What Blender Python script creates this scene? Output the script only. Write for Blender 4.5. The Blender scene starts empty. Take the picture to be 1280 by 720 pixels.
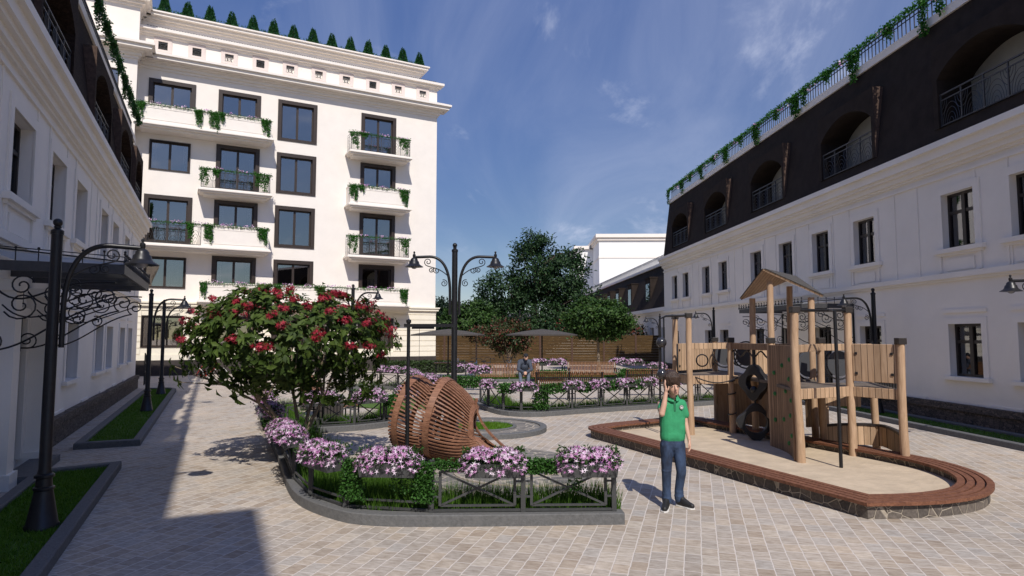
SKY_ALT=0; SKY_DUST=.0; SKY_OZ=3.5; SKY_SAT=1.1; SKY_VAL=1.0; SKY_HUE=.516; SKY_STR=.148; SUN_STR=4.3; EXPO=.07
import bpy, bmesh, math, random
import numpy as np
from mathutils import Vector, Matrix
R = math.radians
PI = math.pi
scene = bpy.context.scene
COL = scene.collection
rng = np.random.default_rng(7)
random.seed(7)

# ------------------------------------------------------------------ objects
def tag(o, label=None, cat=None, group=None, kind=None):
    if label: o['label'] = label
    if cat: o['category'] = cat
    if group: o['group'] = group
    if kind: o['kind'] = kind
    return o

def thing(name, label, cat, loc=(0, 0, 0), rz=0.0, group=None):
    o = bpy.data.objects.new(name, None)
    COL.objects.link(o)
    o.location = loc
    o.rotation_euler = (0, 0, rz)
    o.empty_display_size = .2
    return tag(o, label, cat, group)

def copy_tree(o, parent=None):
    c = o.copy()
    COL.objects.link(c)
    if parent: c.parent = parent
    for ch in list(o.children):
        copy_tree(ch, c)
    return c

class MB:
    def __init__(s):
        s.v = []; s.f = []; s.m = []
    def add(s, vs, fs, mi=0):
        b = len(s.v)
        s.v.extend([tuple(map(float, v)) for v in vs])
        for f in fs:
            s.f.append(tuple(b + i for i in f)); s.m.append(mi)
    def quad(s, a, b, c, d, mi=0): s.add([a, b, c, d], [(0, 1, 2, 3)], mi)
    def box(s, x0, x1, y0, y1, z0, z1, mi=0):
        s.add([(x0,y0,z0),(x1,y0,z0),(x1,y1,z0),(x0,y1,z0),(x0,y0,z1),(x1,y0,z1),(x1,y1,z1),(x0,y1,z1)],
              [(0,3,2,1),(4,5,6,7),(0,1,5,4),(1,2,6,5),(2,3,7,6),(3,0,4,7)], mi)
    def bar(s, p, q, w, h, mi=0, up=(0, 0, 1)):
        p = Vector(p); q = Vector(q); d = (q - p).normalized()
        u = Vector(up)
        if abs(d.dot(u)) > .98: u = Vector((1, 0, 0)) if abs(d.x) < .9 else Vector((0, 1, 0))
        a = d.cross(u).normalized(); b = a.cross(d).normalized()
        a *= w / 2; b *= h / 2
        s.add([p-a-b, p+a-b, p+a+b, p-a+b, q-a-b, q+a-b, q+a+b, q-a+b],
              [(0,3,2,1)[::-1],(4,5,6,7)[::-1],(0,1,5,4)[::-1],(1,2,6,5)[::-1],(2,3,7,6)[::-1],(3,0,4,7)[::-1]], mi)
    def tube(s, pts, r, n=6, closed=False, mi=0):
        P = [Vector(p) for p in pts]; N = len(P)
        rr = r if hasattr(r, '__len__') else [r] * N
        T = []
        for i in range(N):
            a = P[(i-1) % N] if (closed or i > 0) else P[i]
            b = P[(i+1) % N] if (closed or i < N-1) else P[i]
            t = (b - a)
            T.append(t.normalized() if t.length > 1e-9 else Vector((0, 0, 1)))
        up = Vector((0, 0, 1)) if abs(T[0].z) < .9 else Vector((1, 0, 0))
        A = (up - T[0] * up.dot(T[0])).normalized()
        vs = []
        for i in range(N):
            A = A - T[i] * A.dot(T[i])
            if A.length < 1e-6: A = T[i].orthogonal()
            A.normalize(); B = T[i].cross(A)
            for k in range(n):
                t = 2 * PI * k / n
                vs.append(P[i] + (A * math.cos(t) + B * math.sin(t)) * rr[i])
        fs = []
        for i in range(N if closed else N - 1):
            j = (i + 1) % N
            for k in range(n):
                l = (k + 1) % n
                fs.append((i*n+k, i*n+l, j*n+l, j*n+k))
        if not closed:
            fs.append(tuple(range(n))[::-1]); fs.append(tuple((N-1)*n + k for k in range(n)))
        s.add(vs, fs, mi)
    def lathe(s, prof, n=16, o=(0, 0, 0), mi=0):
        vs = []; fs = []
        for r, z in prof:
            for k in range(n):
                t = 2 * PI * k / n
                vs.append((o[0] + r*math.cos(t), o[1] + r*math.sin(t), o[2] + z))
        for i in range(len(prof) - 1):
            for k in range(n):
                l = (k + 1) % n
                fs.append((i*n+k, i*n+l, (i+1)*n+l, (i+1)*n+k))
        fs.append(tuple(range(n))[::-1]); fs.append(tuple((len(prof)-1)*n + k for k in range(n)))
        s.add(vs, fs, mi)
    def ball(s, c, r, n=12, mi=0, sc=(1, 1, 1)):
        m = max(4, n // 2); vs = [(c[0], c[1], c[2] - r*sc[2])]; fs = []
        for i in range(1, m):
            a = -PI/2 + PI*i/m
            for k in range(n):
                t = 2*PI*k/n
                vs.append((c[0]+r*sc[0]*math.cos(a)*math.cos(t), c[1]+r*sc[1]*math.cos(a)*math.sin(t), c[2]+r*sc[2]*math.sin(a)))
        vs.append((c[0], c[1], c[2] + r*sc[2])); L = len(vs) - 1
        for k in range(n):
            l = (k+1) % n
            fs.append((0, 1+l, 1+k)); fs.append((L, L-n+k, L-n+l))
            for i in range(m-2):
                b = 1 + i*n
                fs.append((b+k, b+l, b+n+l, b+n+k))
        s.add(vs, fs, mi)
    def prism(s, poly, z0, z1, mi=0):
        n = len(poly)
        s.add([(x, y, z0) for x, y in poly] + [(x, y, z1) for x, y in poly],
              [tuple(range(n))[::-1], tuple(range(n, 2*n))] + [(i, (i+1) % n, n+(i+1) % n, n+i) for i in range(n)], mi)
    def prismx(s, poly, x0, x1, mi=0):           # profile of (y, z) extruded along x
        n = len(poly)
        s.add([(x0, y, z) for y, z in poly] + [(x1, y, z) for y, z in poly],
              [tuple(range(n)), tuple(range(n, 2*n))[::-1]] + [(i, n+i, n+(i+1) % n, (i+1) % n) for i in range(n)], mi)
    def strip(s, path, prof, closed=False, mi=0):   # path plan points, prof [(offset to the left, z)] closed loop
        N = len(path); n = len(prof); vs = []
        for i in range(N):
            p = Vector(path[i])
            a = Vector(path[(i-1) % N]) if (closed or i > 0) else None
            b = Vector(path[(i+1) % N]) if (closed or i < N-1) else None
            d1 = (p - a).normalized() if a is not None else (b - p).normalized()
            d2 = (b - p).normalized() if b is not None else d1
            n1 = Vector((-d1.y, d1.x)); n2 = Vector((-d2.y, d2.x)); nn = (n1 + n2)
            nn = nn.normalized() if nn.length > 1e-6 else n1
            k = 1 / max(.35, nn.dot(n1))
            for o, z in prof:
                q = p + nn * o * k
                vs.append((q.x, q.y, z))
        fs = []
        for i in range(N if closed else N-1):
            j = (i+1) % N
            for k in range(n):
                l = (k+1) % n
                fs.append((i*n+k, i*n+l, j*n+l, j*n+k))
        if not closed:
            fs.append(tuple(range(n))[::-1]); fs.append(tuple((N-1)*n+k for k in range(n)))
        s.add(vs, fs, mi)
    def build(s, name, mats, parent=None, smooth=False, bevel=0, fix=True, label=None):
        me = bpy.data.meshes.new(name)
        me.from_pydata(s.v, [], s.f)
        if not isinstance(mats, (list, tuple)): mats = [mats]
        for m in mats: me.materials.append(m)
        if len(mats) > 1: me.polygons.foreach_set('material_index', s.m)
        if fix:
            bm = bmesh.new(); bm.from_mesh(me)
            bmesh.ops.recalc_face_normals(bm, faces=bm.faces)
            bm.to_mesh(me); bm.free()
        if smooth:
            me.polygons.foreach_set('use_smooth', [True] * len(me.polygons))
            try: me.set_sharp_from_angle(angle=R(40))
            except Exception: pass
        o = bpy.data.objects.new(name, me)
        COL.objects.link(o)
        if parent: o.parent = parent
        if bevel:
            b = o.modifiers.new('bevel', 'BEVEL'); b.width = bevel; b.segments = 2; b.limit_method = 'ANGLE'
        if label: o['label'] = label
        return o

def raw_mesh(name, V, F, mat, parent=None, smooth=False):
    """numpy vertices and equal-length faces to an object"""
    me = bpy.data.meshes.new(name)
    V = np.asarray(V, dtype=np.float32).reshape(-1, 3); F = np.asarray(F, dtype=np.int32)
    k = F.shape[1]
    me.vertices.add(len(V)); me.vertices.foreach_set('co', V.ravel())
    me.loops.add(F.size); me.loops.foreach_set('vertex_index', F.ravel())
    me.polygons.add(len(F)); me.polygons.foreach_set('loop_start', np.arange(0, F.size, k, dtype=np.int32))
    me.materials.append(mat)
    me.update(calc_edges=True); me.validate()
    if smooth: me.polygons.foreach_set('use_smooth', [True] * len(me.polygons))
    o = bpy.data.objects.new(name, me); COL.objects.link(o)
    if parent: o.parent = parent
    return o

def unit(a): return a / np.maximum(np.linalg.norm(a, axis=1, keepdims=True), 1e-9)

def leaf_arrays(P, D, N, L, W, fold=.25, droop=.15):
    """leaves: base P, along D, face normal about N; 5 verts, 4 tris each"""
    n = len(P); D = unit(D); S = unit(np.cross(D, N)); U = np.cross(S, D)
    L = np.broadcast_to(np.asarray(L, float), (n,))[:, None]; W = np.broadcast_to(np.asarray(W, float), (n,))[:, None]
    M = P + D * L * .5
    V = np.stack([P, M + S*W*.5 + U*W*fold, M, M - S*W*.5 + U*W*fold, P + D*L - U*L*droop], axis=1)
    b = (np.arange(n) * 5)[:, None]
    F = np.concatenate([b + np.array([[0, 2, 1]]), b + np.array([[0, 3, 2]]), b + np.array([[1, 2, 4]]), b + np.array([[2, 3, 4]])], axis=0)
    return V.reshape(-1, 3), F

def flower_arrays(P, N, r, petals=5, thin=.3):
    n = len(P); N = unit(N)
    A = unit(np.cross(N, rng.normal(size=(n, 3)))); B = np.cross(N, A)
    r = np.broadcast_to(np.asarray(r, float), (n,))
    k = petals * 2
    V = np.zeros((n, k+1, 3)); V[:, 0] = P
    ph = rng.uniform(0, 6.28, n)
    for i in range(k):
        t = ph + 2*PI*i/k
        q = r if i % 2 == 0 else r*thin
        h = r*.22 if i % 2 == 0 else r*.05
        V[:, i+1] = P + (A*np.cos(t)[:, None] + B*np.sin(t)[:, None])*q[:, None] + N*h[:, None]
    b = (np.arange(n)*(k+1))[:, None]
    F = np.concatenate([b + np.array([[0, i+1, (i+1) % k + 1]]) for i in range(k)], axis=0)
    return V.reshape(-1, 3), F

def join_arrays(parts):
    V = []; F = []; o = 0
    for v, f in parts:
        V.append(v); F.append(f + o); o += len(v)
    return np.concatenate(V), np.concatenate(F)

def rand_dirs(n):
    return unit(rng.normal(size=(n, 3)))

# ------------------------------------------------------------------ materials
def newmat(name):
    m = bpy.data.materials.new(name); m.use_nodes = True
    nt = m.node_tree
    b = nt.nodes.get('Principled BSDF')
    return m, nt, b

def L_(nt, a, b): nt.links.new(a, b)

def M(name, col, rough=.6, metal=0.0, noise=None, bump=None, spec=.5, col2=None, stretch=None, coat=0):
    m, nt, b = newmat(name)
    b.inputs['Base Color'].default_value = (*col, 1)
    b.inputs['Roughness'].default_value = rough
    b.inputs['Metallic'].default_value = metal
    b.inputs['Specular IOR Level'].default_value = spec
    b.inputs['Coat Weight'].default_value = coat
    if noise or bump:
        tc = nt.nodes.new('ShaderNodeTexCoord'); src = tc.outputs['Object']
        if stretch:
            mp = nt.nodes.new('ShaderNodeMapping'); mp.inputs['Scale'].default_value = stretch
            L_(nt, src, mp.inputs[0]); src = mp.outputs[0]
    if noise:
        sc, amt = noise
        n = nt.nodes.new('ShaderNodeTexNoise'); n.inputs['Scale'].default_value = sc; n.inputs['Detail'].default_value = 6
        n.inputs['Roughness'].default_value = .65
        L_(nt, src, n.inputs['Vector'])
        r = nt.nodes.new('ShaderNodeValToRGB')
        c2 = col2 or tuple(c*(1-amt) for c in col); c1 = tuple(min(1, c*(1+amt)) for c in col) if not col2 else col
        r.color_ramp.elements[0].position = .32; r.color_ramp.elements[1].position = .68
        r.color_ramp.elements[0].color = (*c2, 1); r.color_ramp.elements[1].color = (*c1, 1)
        L_(nt, n.outputs[0], r.inputs[0]); L_(nt, r.outputs[0], b.inputs['Base Color'])
    if bump:
        sc, st = bump
        n2 = nt.nodes.new('ShaderNodeTexNoise'); n2.inputs['Scale'].default_value = sc; n2.inputs['Detail'].default_value = 5
        L_(nt, src, n2.inputs['Vector'])
        bp = nt.nodes.new('ShaderNodeBump'); bp.inputs['Strength'].default_value = st; bp.inputs['Distance'].default_value = .02
        L_(nt, n2.outputs[0], bp.inputs['Height']); L_(nt, bp.outputs[0], b.inputs['Normal'])
    return m

def leafmat(name, cols, trans=.25, rough=.55, spec=.3):
    """random colour per leaf, a little light through the leaf"""
    m, nt, b = newmat(name)
    g = nt.nodes.new('ShaderNodeNewGeometry'); r = nt.nodes.new('ShaderNodeValToRGB')
    e = r.color_ramp.elements
    while len(e) < len(cols): e.new(.5)
    for i, c in enumerate(cols):
        e[i].position = i / (len(cols) - 1); e[i].color = (*c, 1)
    L_(nt, g.outputs['Random Per Island'], r.inputs[0]); L_(nt, r.outputs[0], b.inputs['Base Color'])
    b.inputs['Roughness'].default_value = rough; b.inputs['Specular IOR Level'].default_value = spec
    t = nt.nodes.new('ShaderNodeBsdfTranslucent'); L_(nt, r.outputs[0], t.inputs[0])
    mx = nt.nodes.new('ShaderNodeMixShader'); mx.inputs[0].default_value = trans
    L_(nt, b.outputs[0], mx.inputs[1]); L_(nt, t.outputs[0], mx.inputs[2])
    L_(nt, mx.outputs[0], nt.nodes['Material Output'].inputs[0])
    return m

def paving_mat():
    m, nt, b = newmat('stone_paving')
    N = lambda t: nt.nodes.new(t)
    def math_(op, a, b_=None, c=None):
        n = N('ShaderNodeMath'); n.operation = op
        for i, v in enumerate((a, b_, c)):
            if v is None: continue
            if isinstance(v, (int, float)): n.inputs[i].default_value = v
            else: L_(nt, v, n.inputs[i])
        return n.outputs[0]
    tc = N('ShaderNodeTexCoord'); mp = N('ShaderNodeMapping'); mp.inputs['Rotation'].default_value = (0, 0, R(-74))
    L_(nt, tc.outputs['Object'], mp.inputs[0])
    nw = N('ShaderNodeTexNoise'); nw.inputs['Scale'].default_value = 9; nw.inputs['Detail'].default_value = 3; L_(nt, mp.outputs[0], nw.inputs['Vector'])
    vm = N('ShaderNodeVectorMath'); vm.operation = 'MULTIPLY_ADD'; vm.inputs[1].default_value = (.022, .018, 0); L_(nt, nw.outputs['Color'], vm.inputs[0]); L_(nt, mp.outputs[0], vm.inputs[2])
    sp = N('ShaderNodeSeparateXYZ'); L_(nt, vm.outputs[0], sp.inputs[0])
    W, H = .225, .15
    y = math_('DIVIDE', sp.outputs[1], H); row = math_('FLOOR', y); fy = math_('FRACT', y)
    wr = N('ShaderNodeTexWhiteNoise'); wr.noise_dimensions = '1D'; L_(nt, row, wr.inputs['W'])
    x = math_('ADD', math_('DIVIDE', sp.outputs[0], W), math_('MULTIPLY', wr.outputs[0], 7.0)); col = math_('FLOOR', x); fx = math_('FRACT', x)
    cb = N('ShaderNodeCombineXYZ'); L_(nt, col, cb.inputs[0]); L_(nt, row, cb.inputs[1])
    wn = N('ShaderNodeTexWhiteNoise'); wn.noise_dimensions = '2D'; L_(nt, cb.outputs[0], wn.inputs['Vector'])
    r0 = N('ShaderNodeValToRGB'); e = r0.color_ramp.elements
    cs = [(.51, .465, .42), (.45, .415, .38), (.53, .465, .395), (.475, .455, .435), (.42, .36, .30), (.575, .53, .475)]
    while len(e) < len(cs): e.new(.5)
    for k, c in enumerate(cs): e[k].position = k/(len(cs)-1); e[k].color = (*c, 1)
    L_(nt, wn.outputs[0], r0.inputs[0])
    # streaky stone, different in every block
    ad = N('ShaderNodeVectorMath'); ad.operation = 'MULTIPLY_ADD'; ad.inputs[1].default_value = (40, 40, 0); L_(nt, wn.outputs['Color'], ad.inputs[0]); L_(nt, mp.outputs[0], ad.inputs[2])
    m3 = N('ShaderNodeMapping'); m3.inputs['Scale'].default_value = (1.0, .32, 1); L_(nt, ad.outputs[0], m3.inputs[0])
    n1 = N('ShaderNodeTexNoise'); n1.inputs['Scale'].default_value = 26; n1.inputs['Detail'].default_value = 7; n1.inputs['Roughness'].default_value = .68; L_(nt, m3.outputs[0], n1.inputs['Vector'])
    r1 = N('ShaderNodeValToRGB'); r1.color_ramp.elements[0].position = .30; r1.color_ramp.elements[1].position = .66
    r1.color_ramp.elements[0].color = (.60, .55, .49, 1); r1.color_ramp.elements[1].color = (1.06, 1.04, 1.0, 1); L_(nt, n1.outputs[0], r1.inputs[0])
    n2 = N('ShaderNodeTexNoise'); n2.inputs['Scale'].default_value = .5; n2.inputs['Detail'].default_value = 5; L_(nt, tc.outputs['Object'], n2.inputs['Vector'])
    r2 = N('ShaderNodeValToRGB'); r2.color_ramp.elements[0].position = .35; r2.color_ramp.elements[1].position = .65
    r2.color_ramp.elements[0].color = (.86, .86, .86, 1); r2.color_ramp.elements[1].color = (1.03, 1.0, .97, 1); L_(nt, n2.outputs[0], r2.inputs[0])
    def mul(a, b_):
        k = N('ShaderNodeMix'); k.data_type = 'RGBA'; k.blend_type = 'MULTIPLY'; k.inputs[0].default_value = 1; L_(nt, a, k.inputs[6]); L_(nt, b_, k.inputs[7]); return k.outputs[2]
    c = mul(mul(r0.outputs[0], r1.outputs[0]), r2.outputs[0])
    ex = math_('PINGPONG', fx, .5); ey = math_('PINGPONG', fy, .5)
    d = math_('MINIMUM', math_('MULTIPLY', ex, W), math_('MULTIPLY', ey, H))
    jm = N('ShaderNodeMapRange'); jm.inputs[1].default_value = .0025; jm.inputs[2].default_value = .0075; L_(nt, d, jm.inputs[0])
    mj = N('ShaderNodeMix'); mj.data_type = 'RGBA'; mj.inputs[6].default_value = (.60, .545, .49, 1); L_(nt, jm.outputs[0], mj.inputs[0]); L_(nt, c, mj.inputs[7])
    L_(nt, mj.outputs[2], b.inputs['Base Color'])
    b.inputs['Roughness'].default_value = .8; b.inputs['Specular IOR Level'].default_value = .25
    bp = N('ShaderNodeBump'); bp.inputs['Strength'].default_value = .4; bp.inputs['Distance'].default_value = .008; L_(nt, jm.outputs[0], bp.inputs['Height'])
    b2 = N('ShaderNodeBump'); b2.inputs['Strength'].default_value = .3; b2.inputs['Distance'].default_value = .008
    L_(nt, n1.outputs[0], b2.inputs['Height']); L_(nt, bp.outputs[0], b2.inputs['Normal']); L_(nt, b2.outputs[0], b.inputs['Normal'])
    return m

def stone_mat(name, c1, c2, joint, scale, stretch=(1, 1, 1), bump=.8, jw=.06):
    """irregular stones with joints"""
    m, nt, b = newmat(name)
    tc = nt.nodes.new('ShaderNodeTexCoord'); mp = nt.nodes.new('ShaderNodeMapping'); mp.inputs['Scale'].default_value = stretch
    L_(nt, tc.outputs['Object'], mp.inputs[0])
    v = nt.nodes.new('ShaderNodeTexVoronoi'); v.inputs['Scale'].default_value = scale
    e = nt.nodes.new('ShaderNodeTexVoronoi'); e.feature = 'DISTANCE_TO_EDGE'; e.inputs['Scale'].default_value = scale
    L_(nt, mp.outputs[0], v.inputs['Vector']); L_(nt, mp.outputs[0], e.inputs['Vector'])
    mx = nt.nodes.new('ShaderNodeMix'); mx.data_type = 'RGBA'
    mx.inputs[6].default_value = (*c1, 1); mx.inputs[7].default_value = (*c2, 1)
    sp = nt.nodes.new('ShaderNodeSeparateColor'); L_(nt, v.outputs['Color'], sp.inputs[0]); L_(nt, sp.outputs[0], mx.inputs[0])
    n = nt.nodes.new('ShaderNodeTexNoise'); n.inputs['Scale'].default_value = 30; n.inputs['Detail'].default_value = 6
    L_(nt, tc.outputs['Object'], n.inputs['Vector'])
    m2 = nt.nodes.new('ShaderNodeMix'); m2.data_type = 'RGBA'; m2.blend_type = 'OVERLAY'; m2.inputs[0].default_value = .7
    L_(nt, mx.outputs[2], m2.inputs[6]); L_(nt, n.outputs[0], m2.inputs[7])
    rp = nt.nodes.new('ShaderNodeValToRGB'); rp.color_ramp.elements[0].position = jw*.5; rp.color_ramp.elements[1].position = jw
    L_(nt, e.outputs['Distance'], rp.inputs[0])
    m3 = nt.nodes.new('ShaderNodeMix'); m3.data_type = 'RGBA'; m3.inputs[6].default_value = (*joint, 1)
    L_(nt, rp.outputs[0], m3.inputs[0]); L_(nt, m2.outputs[2], m3.inputs[7]); L_(nt, m3.outputs[2], b.inputs['Base Color'])
    b.inputs['Roughness'].default_value = .85
    ad = nt.nodes.new('ShaderNodeMath'); ad.operation = 'MULTIPLY_ADD'; ad.inputs[1].default_value = .5
    L_(nt, n.outputs[0], ad.inputs[0]); L_(nt, rp.outputs[0], ad.inputs[2])
    bp = nt.nodes.new('ShaderNodeBump'); bp.inputs['Strength'].default_value = bump; bp.inputs['Distance'].default_value = .02
    L_(nt, ad.outputs[0], bp.inputs['Height']); L_(nt, bp.outputs[0], b.inputs['Normal'])
    return m

def wood_mat(name, c1, c2, plank=.1, axis='x', grain=(14, 14, 1.2), gap=True, rough=.6):
    """vertical-grain timber; planks across the chosen local axis"""
    m, nt, b = newmat(name)
    tc = nt.nodes.new('ShaderNodeTexCoord'); mp = nt.nodes.new('ShaderNodeMapping'); mp.inputs['Scale'].default_value = grain
    L_(nt, tc.outputs['Object'], mp.inputs[0])
    n = nt.nodes.new('ShaderNodeTexNoise'); n.inputs['Scale'].default_value = 2.2; n.inputs['Detail'].default_value = 7; n.inputs['Distortion'].default_value = 1.2
    L_(nt, mp.outputs[0], n.inputs['Vector'])
    r = nt.nodes.new('ShaderNodeValToRGB'); r.color_ramp.elements[0].position = .33; r.color_ramp.elements[1].position = .66
    r.color_ramp.elements[0].color = (*c2, 1); r.color_ramp.elements[1].color = (*c1, 1)
    L_(nt, n.outputs[0], r.inputs[0]); out = r.outputs[0]
    bp = nt.nodes.new('ShaderNodeBump'); bp.inputs['Strength'].default_value = .25; bp.inputs['Distance'].default_value = .01
    L_(nt, n.outputs[0], bp.inputs['Height']); nrm = bp.outputs[0]
    if gap:
        sx = nt.nodes.new('ShaderNodeSeparateXYZ'); L_(nt, tc.outputs['Object'], sx.inputs[0])
        dv = nt.nodes.new('ShaderNodeMath'); dv.operation = 'DIVIDE'; dv.inputs[1].default_value = plank
        L_(nt, sx.outputs['xyz'.index(axis)], dv.inputs[0])
        fl = nt.nodes.new('ShaderNodeMath'); fl.operation = 'FLOOR'; L_(nt, dv.outputs[0], fl.inputs[0])
        wn = nt.nodes.new('ShaderNodeTexWhiteNoise'); wn.noise_dimensions = '1D'; L_(nt, fl.outputs[0], wn.inputs['W'])
        mr = nt.nodes.new('ShaderNodeMapRange'); mr.inputs[3].default_value = .82; mr.inputs[4].default_value = 1.08
        L_(nt, wn.outputs[0], mr.inputs[0])
        mu = nt.nodes.new('ShaderNodeMix'); mu.data_type = 'RGBA'; mu.blend_type = 'MULTIPLY'; mu.inputs[0].default_value = 1
        L_(nt, out, mu.inputs[6]); L_(nt, mr.outputs[0], mu.inputs[7])
        fr = nt.nodes.new('ShaderNodeMath'); fr.operation = 'FRACT'; L_(nt, dv.outputs[0], fr.inputs[0])
        pp = nt.nodes.new('ShaderNodeMath'); pp.operation = 'PINGPONG'; pp.inputs[1].default_value = .5; L_(nt, fr.outputs[0], pp.inputs[0])
        gt = nt.nodes.new('ShaderNodeMath'); gt.operation = 'GREATER_THAN'; gt.inputs[1].default_value = min(.12, .005/plank)
        L_(nt, pp.outputs[0], gt.inputs[0])
        mg = nt.nodes.new('ShaderNodeMix'); mg.data_type = 'RGBA'; mg.inputs[6].default_value = (*[c*.25 for c in c2], 1)
        L_(nt, gt.outputs[0], mg.inputs[0]); L_(nt, mu.outputs[2], mg.inputs[7]); out = mg.outputs[2]
        b2 = nt.nodes.new('ShaderNodeBump'); b2.inputs['Strength'].default_value = .6; b2.inputs['Distance'].default_value = .01
        L_(nt, gt.outputs[0], b2.inputs['Height']); L_(nt, nrm, b2.inputs['Normal']); nrm = b2.outputs[0]
    L_(nt, out, b.inputs['Base Color']); L_(nt, nrm, b.inputs['Normal'])
    b.inputs['Roughness'].default_value = rough; b.inputs['Specular IOR Level'].default_value = .2
    return m

def glass_mat(name, tint=(.75, .82, .95), refl=.38, dark=(.02, .025, .035), clear=.55):
    m, nt, b = newmat(name)
    gl = nt.nodes.new('ShaderNodeBsdfGlossy'); gl.inputs['Roughness'].default_value = .015; gl.inputs['Color'].default_value = (*tint, 1)
    tr = nt.nodes.new('ShaderNodeBsdfTransparent'); tr.inputs[0].default_value = (clear, clear, clear, 1)
    fr = nt.nodes.new('ShaderNodeFresnel'); fr.inputs[0].default_value = 1.5
    ad = nt.nodes.new('ShaderNodeMath'); ad.operation = 'ADD'; ad.use_clamp = True; ad.inputs[1].default_value = refl - .04
    L_(nt, fr.outputs[0], ad.inputs[0])
    mx = nt.nodes.new('ShaderNodeMixShader'); L_(nt, ad.outputs[0], mx.inputs[0])
    L_(nt, tr.outputs[0], mx.inputs[1]); L_(nt, gl.outputs[0], mx.inputs[2])
    L_(nt, mx.outputs[0], nt.nodes['Material Output'].inputs[0])
    nt.nodes.remove(b)
    return m

white = M('white_plaster', (.84, .775, .70), .85, noise=(1.3, .035), bump=(60, .08))
white2 = M('white_trim', (.83, .765, .69), .8, noise=(2, .03))
cream = M('cream_plaster', (.82, .755, .62), .85, noise=(1.5, .04))
greyw = M('grey_white_plaster', (.83, .78, .705), .85, noise=(.9, .04), bump=(50, .08))
darkroof = M('dark_roof', (.032, .024, .020), .9, noise=(3, .2), bump=(40, .15), spec=.12)
brownroof = M('brown_shingle_roof', (.028, .018, .014), .9, spec=.12, noise=(9, .5), bump=(18, .9), stretch=(1, 1, 2.2))
cheek = M('brown_cheek', (.085, .055, .042), .85, noise=(12, .3), spec=.2)
iron = M('black_iron', (.018, .018, .02), .38, metal=.3, noise=(20, .2), spec=.5)
irong = M('grey_iron', (.055, .055, .058), .5, metal=.2, noise=(14, .15))
bronze = M('brown_frame', (.034, .022, .016), .45, noise=(10, .2))
darkwood = M('dark_window_frame', (.02, .014, .012), .45)
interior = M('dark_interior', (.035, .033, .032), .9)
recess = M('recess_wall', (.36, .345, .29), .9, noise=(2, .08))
curtain = M('curtain_cloth', (.62, .62, .64), .9)
glassA = glass_mat('window_glass_sky', (.93, .86, .77), .37, clear=.5)
glassB = glass_mat('window_glass', (.85, .88, .95), .16, clear=.6)
concrete = M('grey_kerb_concrete', (.115, .115, .115), .85, noise=(25, .2), bump=(50, .3))
fencegrey = M('fence_grey_paint', (.048, .049, .049), .55, noise=(14, .18), bump=(60, .1))
boxgrey = M('planter_grey', (.06, .062, .062), .7, noise=(18, .25), bump=(60, .2))
soil = M('dark_soil', (.03, .022, .015), .95, noise=(20, .4), bump=(25, .6))
lawnm = M('lawn_ground', (.06, .12, .012), .95, noise=(35, .35), bump=(60, .8))
paving = paving_mat()
plinthm = stone_mat('rough_plinth_stone', (.15, .115, .095), (.065, .052, .045), (.03, .026, .022), 9, (1, 1, 2.2), 1.0, .05)
sandstone_wall = stone_mat('sandbox_stone', (.15, .125, .105), (.06, .052, .048), (.36, .31, .25), 6.5, (1, 1, 1), 1.0, .045)
# ------------------------------------------------------------------ building helpers (local x along the facade, y inward, z up)
def wall_grid(mb, x0, x1, z0, z1, holes, y=0.0, depth=.3, mi=0, rmi=0):
    hs = [(max(x0, a), min(x1, b), max(z0, c), min(z1, d)) for a, b, c, d in holes]
    hs = [h for h in hs if h[1] - h[0] > 1e-3 and h[3] - h[2] > 1e-3]
    xs = sorted({x0, x1, *[h[0] for h in hs], *[h[1] for h in hs]})
    zs = sorted({z0, z1, *[h[2] for h in hs], *[h[3] for h in hs]})
    for i in range(len(xs)-1):
        for j in range(len(zs)-1):
            cx = (xs[i]+xs[i+1])/2; cz = (zs[j]+zs[j+1])/2
            if any(h[0] < cx < h[1] and h[2] < cz < h[3] for h in hs): continue
            mb.quad((xs[i], y, zs[j]), (xs[i+1], y, zs[j]), (xs[i+1], y, zs[j+1]), (xs[i], y, zs[j+1]), mi)
    for a, b, c, d in hs:
        if depth <= 0: continue
        e = y + depth
        mb.quad((a, y, c), (a, y, d), (a, e, d), (a, e, c), rmi); mb.quad((b, y, c), (b, e, c), (b, e, d), (b, y, d), rmi)
        mb.quad((a, y, d), (b, y, d), (b, e, d), (a, e, d), rmi); mb.quad((a, y, c), (a, e, c), (b, e, c), (b, y, c), rmi)

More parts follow.
